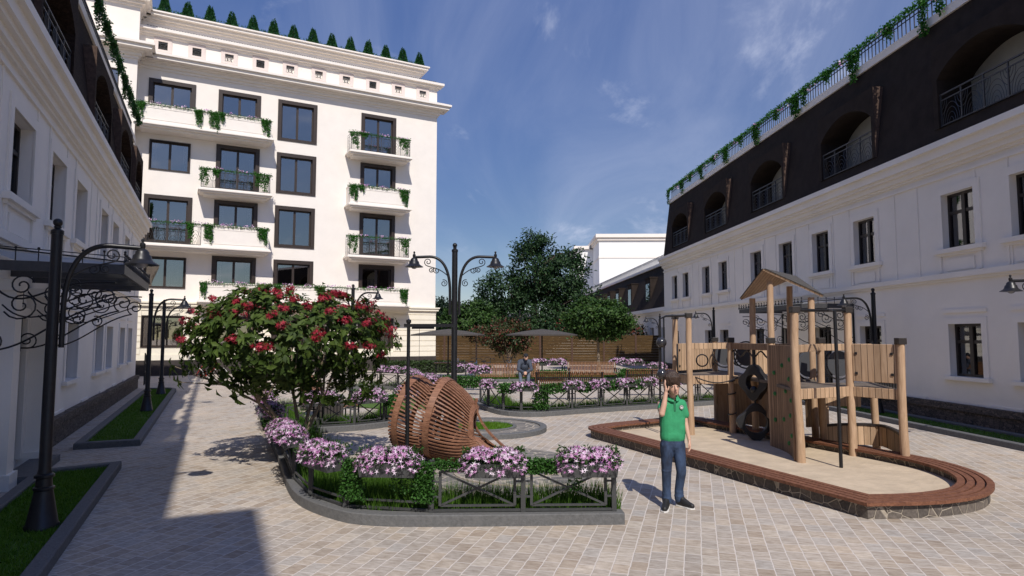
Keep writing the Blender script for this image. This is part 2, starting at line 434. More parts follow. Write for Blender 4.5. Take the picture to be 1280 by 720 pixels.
def window(parent, x0, x1, z0, z1, y, fw=.07, mull=(.5,), transom=None, fm=None, gm=None, casing=0, sash=.05, cur=None, name='window', room=.5):
    mb = MB()
    d = .07
    if casing:
        c = casing; p = -.05
        mb.box(x0-.0, x0+c, p, y+.01, z0, z1); mb.box(x1-c, x1, p, y+.01, z0, z1)
        mb.box(x0+c, x1-c, p, y+.01, z1-c, z1); mb.box(x0+c, x1-c, p, y+.01, z0, z0+c*.6)
        x0 += c; x1 -= c; z1 -= c; z0 += c*.6
    mb.box(x0, x0+fw, y, y+d, z0, z1); mb.box(x1-fw, x1, y, y+d, z0, z1)
    mb.box(x0+fw, x1-fw, y, y+d, z1-fw, z1); mb.box(x0+fw, x1-fw, y, y+d, z0, z0+fw)
    for t in mull:
        xm = x0 + (x1-x0)*t
        mb.box(xm-sash, xm+sash, y-.008, y+d-.01, z0+fw, z1-fw)
    if transom:
        zt = z0 + (z1-z0)*transom
        mb.box(x0+fw, x1-fw, y+.006, y+d-.012, zt-.035, zt+.035)
    w = mb.build(name, fm, parent)
    g = MB(); g.box(x0+fw*.7, x1-fw*.7, y+.035, y+.041, z0+fw*.7, z1-fw*.7); g.build('pane', gm, w)
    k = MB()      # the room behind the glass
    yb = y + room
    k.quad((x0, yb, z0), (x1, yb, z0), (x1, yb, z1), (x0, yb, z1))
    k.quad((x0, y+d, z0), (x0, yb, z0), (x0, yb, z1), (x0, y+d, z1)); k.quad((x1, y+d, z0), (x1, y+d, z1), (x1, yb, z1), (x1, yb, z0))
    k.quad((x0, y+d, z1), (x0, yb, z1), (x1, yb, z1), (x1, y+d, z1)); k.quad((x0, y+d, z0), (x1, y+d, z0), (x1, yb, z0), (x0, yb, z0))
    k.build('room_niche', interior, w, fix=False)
    if cur:
        q = MB()
        for a, b in cur:
            xa = x0 + (x1-x0)*a; xb = x0 + (x1-x0)*b; n = max(8, int((xb-xa)/.03)); pts = []
            for i in range(n+1):
                pts.append((xa + (xb-xa)*i/n, y + .16 + .025*math.sin(i*1.7)))
            for i in range(n):
                (ax, ay), (bx, by) = pts[i], pts[i+1]
                q.quad((ax, ay, z0+.03), (bx, by, z0+.03), (bx, by, z1-.03), (ax, ay, z1-.03))
        q.build('curtain', curtain, w, fix=False)
    return w

def spiral(c, r0, r1, a0, turns, n=18):
    """2-D spiral from radius r0 to r1"""
    out = []
    for i in range(n+1):
        t = i/n; r = r0 + (r1-r0)*t; a = a0 + 2*PI*turns*t
        out.append((c[0] + r*math.cos(a), c[1] + r*math.sin(a)))
    return out

def bez(p0, p1, p2, p3, n=14):
    out = []
    for i in range(n+1):
        t = i/n; u = 1-t
        out.append(tuple(u**3*a + 3*u*u*t*b + 3*u*t*t*c + t**3*d for a, b, c, d in zip(p0, p1, p2, p3)))
    return out

def iron_railing(mb, x0, x1, y, z0, z1, pan=.62, r=.012):
    mb.box(x0, x1, y-.02, y+.02, z1-.03, z1); mb.box(x0, x1, y-.012, y+.012, z1-.16, z1-.135); mb.box(x0, x1, y-.015, y+.015, z0+.02, z0+.045)
    n = max(1, round((x1-x0)/pan)); w = (x1-x0)/n; zt = z1 - .147; zb = z0 + .045
    for i in range(n+1):
        x = x0 + w*i; x = min(max(x, x0+.016), x1-.016)
        mb.box(x-.014, x+.014, y-.014, y+.014, z0, z1-.03)
    for i in range(n):
        a = x0 + w*i
        for k in range(1, 5):        # fan of arcs from the middle of the lower rail
            f = k/5*w/2
            hh = (zt-zb)*k/5
            mb.tube([(a + w/2 + f*math.cos(PI*q/10), y, zb + hh*math.sin(PI*q/10)) for q in range(11)], r*.55, 4)
            for s in (-1, 1):
                if k < 4: mb.tube([(a + w/2 + s*(w/2 - f*math.cos(PI/2*q/5)), y, zt - hh*math.sin(PI/2*q/5)) for q in range(6)], r*.55, 4)

def bar_railing(mb, x0, x1, y, z0, z1, step=.13, r=.012):
    mb.box(x0, x1, y-.02, y+.02, z1-.03, z1); mb.box(x0, x1, y-.012, y+.012, z0+.06, z0+.08); mb.box(x0, x1, y-.012, y+.012, z1-.14, z1-.12)
    n = max(2, round((x1-x0)/step))
    for i in range(n+1):
        x = x0 + (x1-x0)*i/n; mb.box(x-r, x+r, y-r+.001, y+r-.001, z0, z1-.03)

def cornice(mb, x0, x1, steps, y0=0.0, ret=True, mi=0):
    """stack of boxes stepping forward: [(z0, z1, projection)], projecting past both ends by the same amount"""
    for z0, z1, p in steps:
        e = p if ret else 0
        mb.box(x0-e, x1+e, y0-p, y0+.25, z0, z1, mi)

# ---- ivy: leaf clouds along a rail, hanging in tongues
ivym = leafmat('ivy_leaves', [(.015, .08, .005), (.03, .14, .01), (.055, .20, .02)], .35)
pinkm = leafmat('pink_flowers', [(.50, .16, .42), (.62, .34, .58), (.78, .58, .74), (.85, .74, .82)], .15, .7)
def ivy_cloud(x0, x1, y, z, tongues, per_m=120, size=.07, thick=.09, sag=.12):
    """tongues: [(x, width, length)]"""
    P = []
    n = int(abs(x1-x0)*per_m*2.2)
    if n: P.append(np.stack([rng.uniform(x0, x1, n), y + rng.normal(0, thick*.6, n), z + rng.normal(-.02, sag*.5, n)], 1))
    for tx, tw, tl in tongues:
        k = int(per_m * 22 * tw * tl) + 60
        ncol = max(3, int(tw/.08)); col = rng.integers(0, ncol, k)
        ll = tl * rng.uniform(.35, 1, ncol); ll[ncol//2] = tl
        P.append(np.stack([tx - tw/2 + tw*(col + rng.uniform(-.4, 1.4, k))/ncol, y - .04 + rng.normal(0, thick*.5, k), z - ll[col]*rng.uniform(0, 1, k)**.85], 1))
    P = np.concatenate(P); n = len(P)
    D = rand_dirs(n); D[:, 2] -= .5; N = rand_dirs(n); N[:, 1] -= .8
    return leaf_arrays(P, D, N, size*rng.uniform(.7, 1.3, n), size*.75)

def flower_cloud(x0, x1, y, z, n, r=.035, spread=.06):
    P = np.stack([rng.uniform(x0, x1, n), y + rng.normal(0, spread, n), z + rng.normal(.03, spread*.6, n)], 1)
    N = rand_dirs(n); N[:, 1] -= .7; N[:, 2] += .6
    return flower_arrays(P, N, r, 5, .45)

# ------------------------------------------------------------------ ground
def sheet(name, poly, z, m, kind='structure'):
    mb = MB(); mb.add([(x, y, z) for x, y in poly], [tuple(range(len(poly)))])
    o = mb.build(name, m, fix=False)
    return tag(o, kind=kind)
sheet('paved_ground', [(-400, -300), (400, -300), (400, 700), (-400, 700)], 0, paving)

# ------------------------------------------------------------------ apartment building
A62 = R(28)
APT_O = (-18.46, 32.14)
apt = thing('apartment_building', 'tall cream white apartment block with brown windows, ivy balconies and stepped cornice', 'building', (*APT_O, 0), A62)
AW = dict(r5=[(-.24, 1.94, 12.75, 15.26), (3.03, 5.17, 12.75, 15.24), (6.07, 8.21, 12.93, 15.24), (10.76, 12.9, 12.72, 15.24)],
          r4=[(-.1, 1.79, 10.5, 12.06), (3.01, 5.18, 9.75, 12.24), (6.07, 8.21, 9.93, 12.22), (10.76, 12.9, 9.7, 12.24)],
          r3=[(-.24, 1.96, 6.72, 9.21), (3.0, 5.16, 6.75, 9.22), (6.05, 8.2, 6.9, 9.22), (10.76, 12.9, 6.68, 9.22)],
          r2=[(-.12, 1.78, 4.44, 6.03), (2.98, 5.15, 3.95, 6.22), (6.05, 8.18, 3.95, 6.2), (10.76, 12.9, 3.95, 6.18)],
          r1=[(-.13, 1.76, 1.43, 3.04), (2.98, 5.15, 1.43, 3.04), (6.05, 8.2, 1.43, 3.04), (10.76, 12.9, 1.3, 3.04)])
holes = [h for k in AW.values() for h in k]
X0, X1 = -.72, 15.55
mb = MB()
wall_grid(mb, X0, X1, 3.6, 16.0, holes, 0, .28)
# return wall on the right, back, top
mb.quad((X1, 0, 0), (X1, 12, 0), (X1, 12, 19), (X1, 0, 16.0)); mb.quad((X0-6, 12, 0), (X0-6, 12, 19), (X1, 12, 19), (X1, 12, 0))
mb.build('wall', white, apt, fix=False)
mb = MB()
wall_grid(mb, X0, X1, .75, 3.6, [h for h in holes if h[3] < 3.6], 0, .28)
rows = [.78 + .315*i for i in range(9)]
gh = sorted([(h[0], h[1]) for h in AW['r1']])
for z in rows:
    z1 = min(z + .285, 3.55)
    segs = []; x = X0
    for a, b in gh:
        if z < 3.04 and z1 > 1.3: segs.append((x, a - .0)); x = b
    segs.append((x, X1 + .03))
    for a, b in segs:
        if b - a > .02: mb.box(a, b, -.035, .02, z, z1)
mb.build('rusticated_wall', cream, apt, fix=False)
mb = MB(); mb.box(X0-4.5, X1+.06, -.07, .3, 0, .78); mb.build('base_course', M('dark_plinth_paint', (.035, .027, .023), .7, noise=(6, .3)), apt)
# wing on the left
WX0, WX1, WY = -5.2, -.72, -1.05
mb = MB()
wing_holes = [(-3.1, -1.48, 12.9, 15.1), (-3.1, -1.48, 9.9, 12.1), (-3.1, -1.48, 6.9, 9.1), (-3.1, -1.48, 3.95, 6.1), (-3.1, -1.48, 1.4, 3.0)]
wall_grid(mb, WX0, WX1, .0, 16.0, wing_holes, WY, .28)
mb.quad((WX1, WY, 0), (WX1, 0, 0), (WX1, 0, 16), (WX1, WY, 16)); mb.quad((WX0, WY, 0), (WX0, 12, 0), (WX0, 12, 19), (WX0, WY, 16))
mb.build('projecting_wing', white, apt, fix=False)
for h in wing_holes: window(apt, h[0], h[1], h[2], h[3], WY+.1, .06, (.5,), None, bronze, glassA, .0)
# cornices
mb = MB()
st = [(15.72, 15.86, .06), (15.86, 16.02, .16), (16.02, 16.12, .28), (16.12, 16.3, .62), (16.3, 16.42, .74)]
for z0, z1, p in st:
    mb.box(X0+.001, X1+p*.95, -p, .4, z0, z1); mb.box(WX0-p, WX1+p, WY-p, WY+.5, z0, z1+.002); mb.box(WX1-.2, WX1+p, WY+.4, -p, z0, z1+.002)
for i in range(3): mb.box(X0, X1+.6-.12*i, -.62+.12*i, .4, 16.42+.05*i, 16.47+.05*i); mb.box(WX0-.5, WX1+.6-.12*i, WY-.62+.12*i, WY+.5, 16.42+.05*i, 16.472+.05*i); mb.box(WX1-.2, WX1+.6-.12*i, WY+.4, -.6+.12*i, 16.42+.05*i, 16.472+.05*i)
mb.build('main_cornice', white2, apt)
mb = MB()
ATT = [(.11+1.585*i, .54+1.585*i, 16.85, 17.28) for i in range(10)]
wall_grid(mb, X0, X1, 16.4, 17.7, ATT, 0.02, .12)
mb.quad((X1, .02, 16.4), (X1, 9, 16.4), (X1, 9, 17.7), (X1, .02, 17.7)); mb.quad((X0, .02, 17.7), (X1, .02, 17.7), (X1, 9, 17.7), (X0, 9, 17.7))
wall_grid(mb, WX0, WX1, 16.4, 18.6, [], WY+.25, 0); mb.quad((WX1, WY+.25, 16.4), (WX1, .5, 16.4), (WX1, .5, 18.6), (WX1, WY+.25, 18.6))
wall_grid(mb, WX0, X1-.95, 17.7, 19, [], .62, 0); mb.quad((X1-.95, .62, 17.7), (X1-.95, 9, 17.7), (X1-.95, 9, 19), (X1-.95, .62, 19))
mb.build('attic_wall', white, apt, fix=False)
mb = MB()
for z0, z1, p in [(17.5, 17.6, .08), (17.6, 17.72, .2), (17.72, 17.86, .36)]: mb.box(X0, X1+p, .02-p, .4, z0, z1)
for z0, z1, p in [(18.5, 18.62, .08), (18.62, 18.76, .22), (18.76, 18.9, .42), (18.9, 18.98, .5)]:
    mb.box(WX1, X1-.95+p, .62-p, 2.5, z0, z1); mb.box(WX0-p, WX1+p, WY+.25-p, 2.5, z0, z1+.002)
mb.box(WX0, X1-1, 2, 9, 18.6, 18.99)
mb.build('upper_cornice', white2, apt)
mb = MB()
for i in range(120): x = X0+.3 + i*.132; mb.box(x, x+.07, -.28, -.2, 17.865, 17.93)
mb.build('cornice_cresting', irong, apt)
pinkt = M('pale_pink_trim', (.70, .60, .55), .85)
for i, (a, b, c, d) in enumerate(ATT):
    mb = MB(); mb.box(a-.2, a, -.02, .03, c-.12, d+.2); mb.box(b, b+.2, -.02, .03, c-.12, d+.2); mb.box(a, b, -.02, .03, d, d+.2); mb.box(a, b, -.02, .03, c-.12, c)
    v = mb.build('attic_window', pinkt, apt)
    k = MB(); k.quad((a, .11, c), (b, .11, c), (b, .11, d), (a, .11, d)); k.build('grille_back', interior if i in (0, 1, 3, 7) else white2, v, fix=False)
    k = MB(); k.box(a, b, .04, .08, d-.09, d); k.tube([((a+b)/2 + .1*math.cos(t*PI/5), .06, (c+d)/2 - .04 + .1*math.sin(t*PI/5)) for t in range(10)], .016, 4, closed=True)
    for s in (-1, 1): k.bar(((a+b)/2 + s*.07, .06, (c+d)/2+.03), ((a+b)/2+s*.2, .06, d-.1), .02, .02); k.bar(((a+b)/2 + s*.07, .06, (c+d)/2-.11), ((a+b)/2+s*.2, .06, c), .02, .02)
    k.build('grille', irong, v)
# belt over the ground floor
mb = MB()
for z0, z1, p in [(3.42, 3.52, .05), (3.52, 3.66, .16), (3.66, 3.74, .22)]: mb.box(X0, X1+p, -p, .2, z0, z1); mb.box(8.6, 13.7, -p-.55, -p+.01, z0+.003, z1+.003)
mb.build('belt_course', cream, apt)
for k, hs in AW.items():
    for i, h in enumerate(hs):
        big = not (k in ('r4', 'r2', 'r1') and i == 0)
        cur = {'r1': [(.06, .42), (.55, .9)], 'r2': [(.55, .85)]}.get(k) if i == 0 else ([(.06, .3), (.7, .95)] if (k, i) in (('r3', 0), ('r1', 3)) else None)
        if cur is None and (i*5 + len(k) + int(h[2]*3)) % 3 == 0: cur = [(.03, .16), (.84, .97)]
        window(apt, *h, .12, .07, (.5,), None, bronze, glassA, .2 if big else .05, .06, cur)
# balconies
def slab(mb, x0, x1, u, zt, h=.32):
    mb.box(x0+.28, x1-.28, -u+.28, 0, zt-h, zt-h+.1); mb.box(x0+.1, x1-.1, -u+.1, 0, zt-h+.1, zt-.14); mb.box(x0, x1, -u, 0, zt-.14, zt-.07); mb.box(x0+.05, x1-.05, -u+.05, 0, zt-.07, zt)
def parapet(mb, x0, x1, u, z0, z1, panels, end0=True, end1=True):
    y = -u
    mb.box(x0, x1, y, y+.14, z0, z1-.05); mb.box(x0-.02, x1+.02, y-.03, y+.17, z1-.05, z1)
    if end0: mb.box(x0, x0+.14, y+.14, 0, z0, z1-.05); mb.box(x0-.02, x0+.17, y+.17, 0, z1-.05, z1)
    if end1: mb.box(x1-.14, x1, y+.14, 0, z0, z1-.05); mb.box(x1-.17, x1+.02, y+.17, 0, z1-.05, z1)
    w = (x1-x0)/panels
    for i in range(panels):      # raised frame round each panel
        a = x0 + w*i + .16; b = x0 + w*(i+1) - .16; c = z0+.13; d = z1-.2; t = .03
        mb.box(a, b, y-.015, y, d-t, d); mb.box(a, b, y-.015, y, c, c+t); mb.box(a, a+t, y-.015, y, c+t, d-t); mb.box(b-t, b, y-.015, y, c+t, d-t)
def balcony(x0, x1, u, zf, zr, solid=(), rail=(), end0=True):
    mb = MB(); slab(mb, x0-.12, x1+.12, u+.14, zf)
    b = mb.build('balcony', white2, apt)
    for a, c, n in solid:
        q = MB(); parapet(q, a, c, u, zf, zr, n, a == x0 and end0, c == x1); q.build('parapet', white2, b)
    for a, c in rail:
        q = MB(); iron_railing(q, a, c, -u+.03, zf, zr, .55, .014)
        if a == x0 and end0:
            t = MB(); iron_railing(t, 0, u-.05, 0, zf, zr, .5, .014); q.add([(a+.02, -u+.03+v[0], v[2]) for v in t.v], t.f)
        if c == x1:
            t = MB(); iron_railing(t, 0, u-.05, 0, zf, zr, .5, .014); q.add([(c-.02, -u+.03+v[0], v[2]) for v in t.v], t.f)
        q.build('railing', irong, b)
U = 1.0
bal = [ # x0,x1,zf,zr,solid,rail,tongues,label
 (-.68, 5.65, 12.68, 13.62, [(-.68, 5.65, 2)], [], [(-.5, .35, .75), (2.1, .35, 1.0), (2.85, .5, 1.05), (3.2, .2, .5), (5.35, .45, .9)], 'ivy and pink flowers spilling over the top floor long solid balcony beside the wing'),
 (2.3, 5.65, 9.62, 10.62, [], [(2.3, 5.65)], [(2.45, .4, .9), (3.0, .3, .4), (5.25, .7, .9)], 'ivy at both corners of the left iron balcony on the fourth floor'),
 (-.68, 5.65, 6.6, 7.7, [(2.4, 5.65, 1)], [(-.68, 2.4)], [(1.9, .3, .95), (2.75, .4, .95), (5.35, .5, .85)], 'ivy and pink flowers on the long balcony that is half iron railing and half solid'),
 (2.45, 13.45, 3.85, 4.72, [(2.45, 8.6, 2), (9.9, 13.45, 1)], [(8.6, 9.9)], [(2.6, .3, .85), (5.5, .6, .9), (6.2, .3, .5), (8.4, .5, .5), (13.2, .45, .95)], 'ivy along the lowest and longest balcony just above the red flowering tree'),
 (9.95, 13.48, 12.66, 13.7, [], [(9.95, 13.48)], [(10.15, .5, .9), (10.7, .4, .3), (13.1, .6, .85)], 'ivy on the topmost small iron balcony of the right hand column'),
 (9.95, 13.48, 9.58, 10.62, [(9.95, 13.48, 1)], [], [(10.15, .5, .85), (10.6, .3, .4), (13.15, .5, .95)], 'ivy on the solid walled middle balcony of the right hand column'),
 (9.95, 13.48, 6.6, 7.7, [], [(9.95, 13.48)], [(10.15, .55, .95), (13.2, .5, .9)], 'ivy on the small iron balcony above the double lamp arm'),
]
for x0, x1, zf, zr, so, ra, tg, lb in bal:
    balcony(x0, x1, U, zf, zr, so, ra, end0=(x0 > 0))
    t = thing('balcony_ivy', lb, 'ivy', (APT_O[0] + math.cos(A62)*(x0+x1)/2 + math.sin(A62)*U, APT_O[1] + math.sin(A62)*(x0+x1)/2 - math.cos(A62)*U, zr), A62, 'ivy planted along the apartment balconies')
    h = (x0+x1)/2
    fl = [(a-h, b_, c) for a, b_, c in tg]
    segs = []
    for a, b_, c in fl: segs.append(ivy_cloud(a-b_*.7, a+b_*.7, -.03, .0, [(a-b_*.2, b_*.55, c*.8), (a+b_*.25, b_*.35, c*1.05)], 80, .065, .09, .1))
    segs.append(ivy_cloud(x0-h+.05, x1-h-.05, -.02, .0, [], 100, .05, .07, .09))
    raw_mesh('leaves', *join_arrays(segs), ivym, t)
    raw_mesh('flowers', *join_arrays([flower_cloud(a, a+.55, -.02, .02, 26, .04) for a in np.arange(x0-h+.5, x1-h-.6, 1.15)]), pinkm, t)
# ---- clipped cone trees on the roof
conem = leafmat('conifer_needles', [(.008, .05, .012), (.018, .085, .02), (.03, .12, .03)], .25)
barkm = M('tree_bark', (.075, .055, .04), .9, noise=(9, .4), bump=(25, .8), stretch=(1, 1, .3))
def cone_tree(loc, label, h=1.2, r=.31):
    t = thing('conifer', label, 'small tree', loc, 0, 'clipped conifers along the apartment roof')
    n = 1500; z = h*(1 - rng.uniform(0, 1, n)**.5)*.98; a = rng.uniform(0, 6.28, n); rr = r*(1-z/h)**.8*rng.uniform(.75, 1.08, n)
    P = np.stack([rr*np.cos(a), rr*np.sin(a), z+.05], 1); D = np.stack([np.cos(a)*.8, np.sin(a)*.8, np.full(n, 1.0)], 1) + rng.normal(0, .35, (n, 3))
    raw_mesh('foliage', *leaf_arrays(P, D, rand_dirs(n), .13, .05), conem, t)
    mb = MB(); mb.tube([(0, 0, -.3), (0, 0, .5), (0, 0, h*.8)], [.05, .04, .01], 6); mb.build('trunk', barkm, t)
    return t
cone0 = None
for i in range(16):
    x = -1.9 + 1.105*i; y = .95 if x > -.3 else .3
    p = (APT_O[0] + math.cos(A62)*x - math.sin(A62)*y, APT_O[1] + math.sin(A62)*x + math.cos(A62)*y, 18.98)
    lb = 'small clipped dark green conifer in the row on the apartment roof edge'
    if i == 15: lb = 'last small conifer of the roof row, nearest the right hand corner of the apartment block'
    if i == 0: lb = 'first small conifer of the roof row, above the projecting wing'
    if cone0 is None: cone0 = cone_tree(p, lb); c = cone0
    else:
        c = copy_tree(cone0); c.location = p; c['label'] = lb
    c.rotation_euler[2] = i*1.3; c.scale = (1, 1, .95 + .1*((i*7) % 5)/5)
n = 2600; P = np.stack([rng.uniform(-4.5, 14.6, n), rng.normal(.0, .08, n), rng.uniform(0, .28, n)], 1)
t = raw_mesh('roof_hedge', *leaf_arrays(P, rand_dirs(n)+[0, 0, .6], rand_dirs(n), .12, .05), conem)
t.location = (APT_O[0] - math.sin(A62)*.55, APT_O[1] + math.cos(A62)*.55, 18.97); t.rotation_euler[2] = A62
tag(t, 'low dark green hedge strip along the top edge of the apartment roof', 'hedge')

# ------------------------------------------------------------------ the two low town houses with mansard roofs
def slope_y(z): return -.02 + (z-6.4)*(.42/3.2)
def townhouse(name, label, O, rz, xa, xb, ups, lows, doors, dorms, roofm, wallm, rail_x, recess_d=.2, W=.95, far=None, plain_front=False):
    b = thing(name, label, 'building', (*O, 0), rz)
    holes = [(c-W/2, c+W/2, 3.98, 5.24) for c in ups] + [(c-W/2, c+W/2, 1.1, 2.27) for c in lows] + [(c-.5, c+.5, .12, 2.27) for c in doors]
    mb = MB(); wall_grid(mb, xa, xb, 0, 6.4, holes, 0, recess_d)
    D = 9
    for x in (xa, xb): mb.quad((x, 0, 0), (x, D, 0), (x, D, 6.4), (x, 0, 6.4))
    mb.quad((xa, D, 0), (xb, D, 0), (xb, D, 9.6), (xa, D, 9.6))
    # flat raised surrounds and panels under the windows
    def fr(x0, x1, z0, z1, t, p):
        mb.box(x0-t, x0, -p, .01, z0, z1+t); mb.box(x1, x1+t, -p, .01, z0, z1+t); mb.box(x0, x1, -p, .01, z1, z1+t)
    for c in ups:
        fr(c-W/2, c+W/2, 3.98, 5.24, .17, .03)
        mb.box(c-W/2-.26, c+W/2+.26, -.1, .01, 3.88, 3.98); mb.box(c-W/2-.2, c+W/2+.2, -.05, .01, 3.82, 3.88)
        mb.box(c-W/2-.15, c-W/2-.08, -.035, .01, 3.45, 3.82); mb.box(c+W/2+.08, c+W/2+.15, -.035, .01, 3.45, 3.82)
        mb.box(c-W/2+.06, c+W/2-.06, -.022, .01, 3.47, 3.74)
    for c in lows:
        fr(c-W/2, c+W/2, 1.1, 2.27, .14, .028)
        mb.box(c-W/2-.2, c+W/2+.2, -.09, .01, 1.02, 1.1)
        mb.box(c-W/2-.15, c+W/2+.15, -.03, .01, 2.52, 2.6)
    for c in doors: fr(c-.5, c+.5, .12, 2.27, .16, .06)
    wl = mb.build('wall', wallm, b, fix=False)
    mb = MB(); n0, n1 = xa, xb
    for z0, z1, p in [(3.24, 3.3, .05), (3.3, 3.42, .1)]: mb.box(n0, n1, -p, .01, z0, z1)
    for z0, z1, p in [(5.62, 5.68, .04), (5.8, 5.86, .06), (5.86, 5.98, .12), (5.98, 6.06, .2), (6.06, 6.26, .27), (6.26, 6.4, .36)]: mb.box(n0-.0, n1+.0, -p, .2, z0, z1)
    # shallow pilaster strips
    ss = sorted(ups)
    for a, c in zip(ss, ss[1:]):
        if c - a > 1.7: m = (a+c)/2; mb.box(m-.45, m-.4, -.02, .01, 3.43, 5.62); mb.box(m+.4, m+.45, -.02, .01, 3.43, 5.62); mb.box(m-.45, m+.45, -.022, .01, .5, .55)
    mb.build('cornice', wallm, b)
    mb = MB(); x = xa
    for c in sorted(doors): mb.box(x, c-.7, -.11, .01, 0, .36); mb.box(x, c-.7, -.15, .01, .36, .5); x = c+.7
    mb.box(x, xb, -.11, .01, 0, .36); mb.box(x, xb, -.15, .01, .36, .5); mb.build('stone_plinth', plinthm, b)
    for c in ups: window(b, c-W/2, c+W/2, 3.98, 5.24, recess_d-.07, .06, (.5,), .66, darkwood, glassB, 0, .05, [(.62, .95)])
    for c in lows: window(b, c-W/2, c+W/2, 1.1, 2.27, recess_d-.07, .06, (.5,), .66, darkwood, glassB, 0, .05, [(.05, .3)])
    for c in doors:
        d = window(b, c-.5, c+.5, .12, 2.27, recess_d-.07, .08, (.5,), .3, darkwood, glassB, 0, .06, None, 'door')
        q = MB(); q.box(c+.03, c+.06, recess_d-.14, recess_d-.07, .95, 1.25); q.build('handle', iron, d)
        q = MB(); q.box(c-.9, c+.9, -.5, -.151, 0, .1); q.build('door_step', concrete, b)
    # mansard
    ZT = 9.6; mb = MB(); y0 = slope_y(6.4); y1 = slope_y(ZT)
    ds = sorted(dorms); x = xa
    def sl(a, c, z0, z1): mb.quad((a, slope_y(z0), z0), (c, slope_y(z0), z0), (c, slope_y(z1), z1), (a, slope_y(z1), z1))
    zb, ztp, E = 6.82, 8.78, .14
    for a, c in ds:
        sl(x, a-E, 6.4, ZT); sl(a-E, c+E, 6.4, zb); sl(a-E, c+E, ztp, ZT); x = c+E
    sl(x, xb, 6.4, ZT)
    for xx in (xa, xb): mb.add([(xx, y0, 6.4), (xx, y1, ZT), (xx, D, ZT), (xx, D, 6.4)], [(0, 1, 2, 3)])
    mb.quad((xa, y1, ZT), (xb, y1, ZT), (xb, D, ZT), (xa, D, ZT)); mb.quad((xa, y0, 6.402), (xb, y0, 6.402), (xb, .3, 6.402), (xa, .3, 6.402))
    rf = mb.build('roof', roofm, b, fix=False)
    for a, c in ds:
        mb = MB(); yf = .0; N = 16; sp = 7.98; rise = .5; yb = .85
        def az_(t): return sp + rise*math.sin(PI*t)**.75
        L = [(a + (c-a)*i/N, az_(i/N)) for i in range(N+1)]
        mb.quad((a-E, yf, zb), (a, yf, zb), (a, yf, ztp), (a-E, yf, ztp)); mb.quad((c, yf, zb), (c+E, yf, zb), (c+E, yf, ztp), (c, yf, ztp))
        for (p, q) in zip(L, L[1:]):
            mb.quad((p[0], yf, p[1]), (q[0], yf, q[1]), (q[0], yf, ztp), (p[0], yf, ztp))
            mb.quad((p[0], yf, p[1]), (p[0], yb, p[1]), (q[0], yb, q[1]), (q[0], yf, q[1]))
        for xx in (a, c): mb.quad((xx, yf, zb), (xx, yf, sp), (xx, yb, sp), (xx, yb, zb))
        mb.quad((a-E, yf, zb), (c+E, yf, zb), (c+E, yb, zb), (a-E, yb, zb))
        mb.quad((a-E, yf-.0, ztp), (c+E, yf, ztp), (c+E, slope_y(ztp)+.02, ztp), (a-E, slope_y(ztp)+.02, ztp))
        dm = mb.build('dormer', roofm, b, fix=False)
        for xx in (a-E-.001, c+E+.001):
            q = MB()
            q.add([(xx, yf, zb), (xx, yf, ztp), (xx, slope_y(ztp), ztp), (xx, slope_y(zb), zb)], [(0, 1, 2, 3)])
            q.build('dormer_cheek', cheek, dm, fix=False)
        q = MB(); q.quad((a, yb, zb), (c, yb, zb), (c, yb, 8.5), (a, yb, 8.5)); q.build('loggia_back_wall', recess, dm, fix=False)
        q = MB(); iron_railing(q, a, c, .07, 6.84, 7.62, .62, .014); q.build('railing', irong, dm)
    mb = MB(); mb.box(xa, xb, y1-.06, y1+.3, ZT-.02, ZT+.2); mb.build('roof_edge', white2, b)
    mb = MB(); bar_railing(mb, rail_x[0], rail_x[1], y1+.1, ZT+.2, ZT+.78, .16, .011); mb.build('roof_railing', irong, b)
    return b

RW0 = (10.1, 12.0); RRZ = R(-90+3.3)     # local x = -s
def RX(l): return [-v for v in l]
right_house = townhouse('town_house', 'grey white two storey town house with dark brown mansard roof on the right', RW0, RRZ, -24.5, 15,
    RX([.25, 2.15, 5.6, 7.85, 10.1, 12.45, 15.75, 17.8, 20.7, 22.5, -3, -5.5]), RX([.25, 2.12, 5.48, 10.1, 12.4, 15.75, 17.6, 20.4, 22.4, -3, -5.5]), [-7.85],
    [(-c-1.27, -c+1.27) for c in (1.33, 6.38, 11.5, 16.6, 21.6, -3.8)], darkroof, greyw, (-24.4, 6))
LW0 = (-7.25, 9.24); LRZ = R(115)
left_house = townhouse('town_house', 'grey white town house in shade on the left with rough brown mansard roof', LW0, LRZ, -24, 17.25,
    [.15, 2.55, 4.8, 8.05, 10.1, 12.8, 14.9, -3, -5.5], [2.1, 4.6, 8.05, 9.85, 12.65, 14.75, -3, -5.5], [.25],
    [(.9, 3.4), (6, 8.5), (10.6, 13.1), (14.7, 16.7), (-4.5, -2)], brownroof, greyw, (-8, 17.2), .24, 1.2)
# taller roof blocks on the left house, out of view, added to cast ground shade
mb = MB(); mb.box(-24, -8.5, .43, 8.9, 9.59, 12.0); mb.box(-24, -16.3, .05, 8.7, 12.0, 14.4); mb.build('shadow_roof_block', brownroof, left_house)
# pilasters of the left door
for x in (-.86, 1.06):
    mb = MB(); mb.box(x-.16, x+.16, -.3, .0, 0, 2.6); mb.box(x-.2, x+.2, -.34, .0, 2.6, 2.75); mb.box(x-.2, x+.2, -.34, 0, 0, .2)
    mb.build('door_pilaster', greyw, left_house)

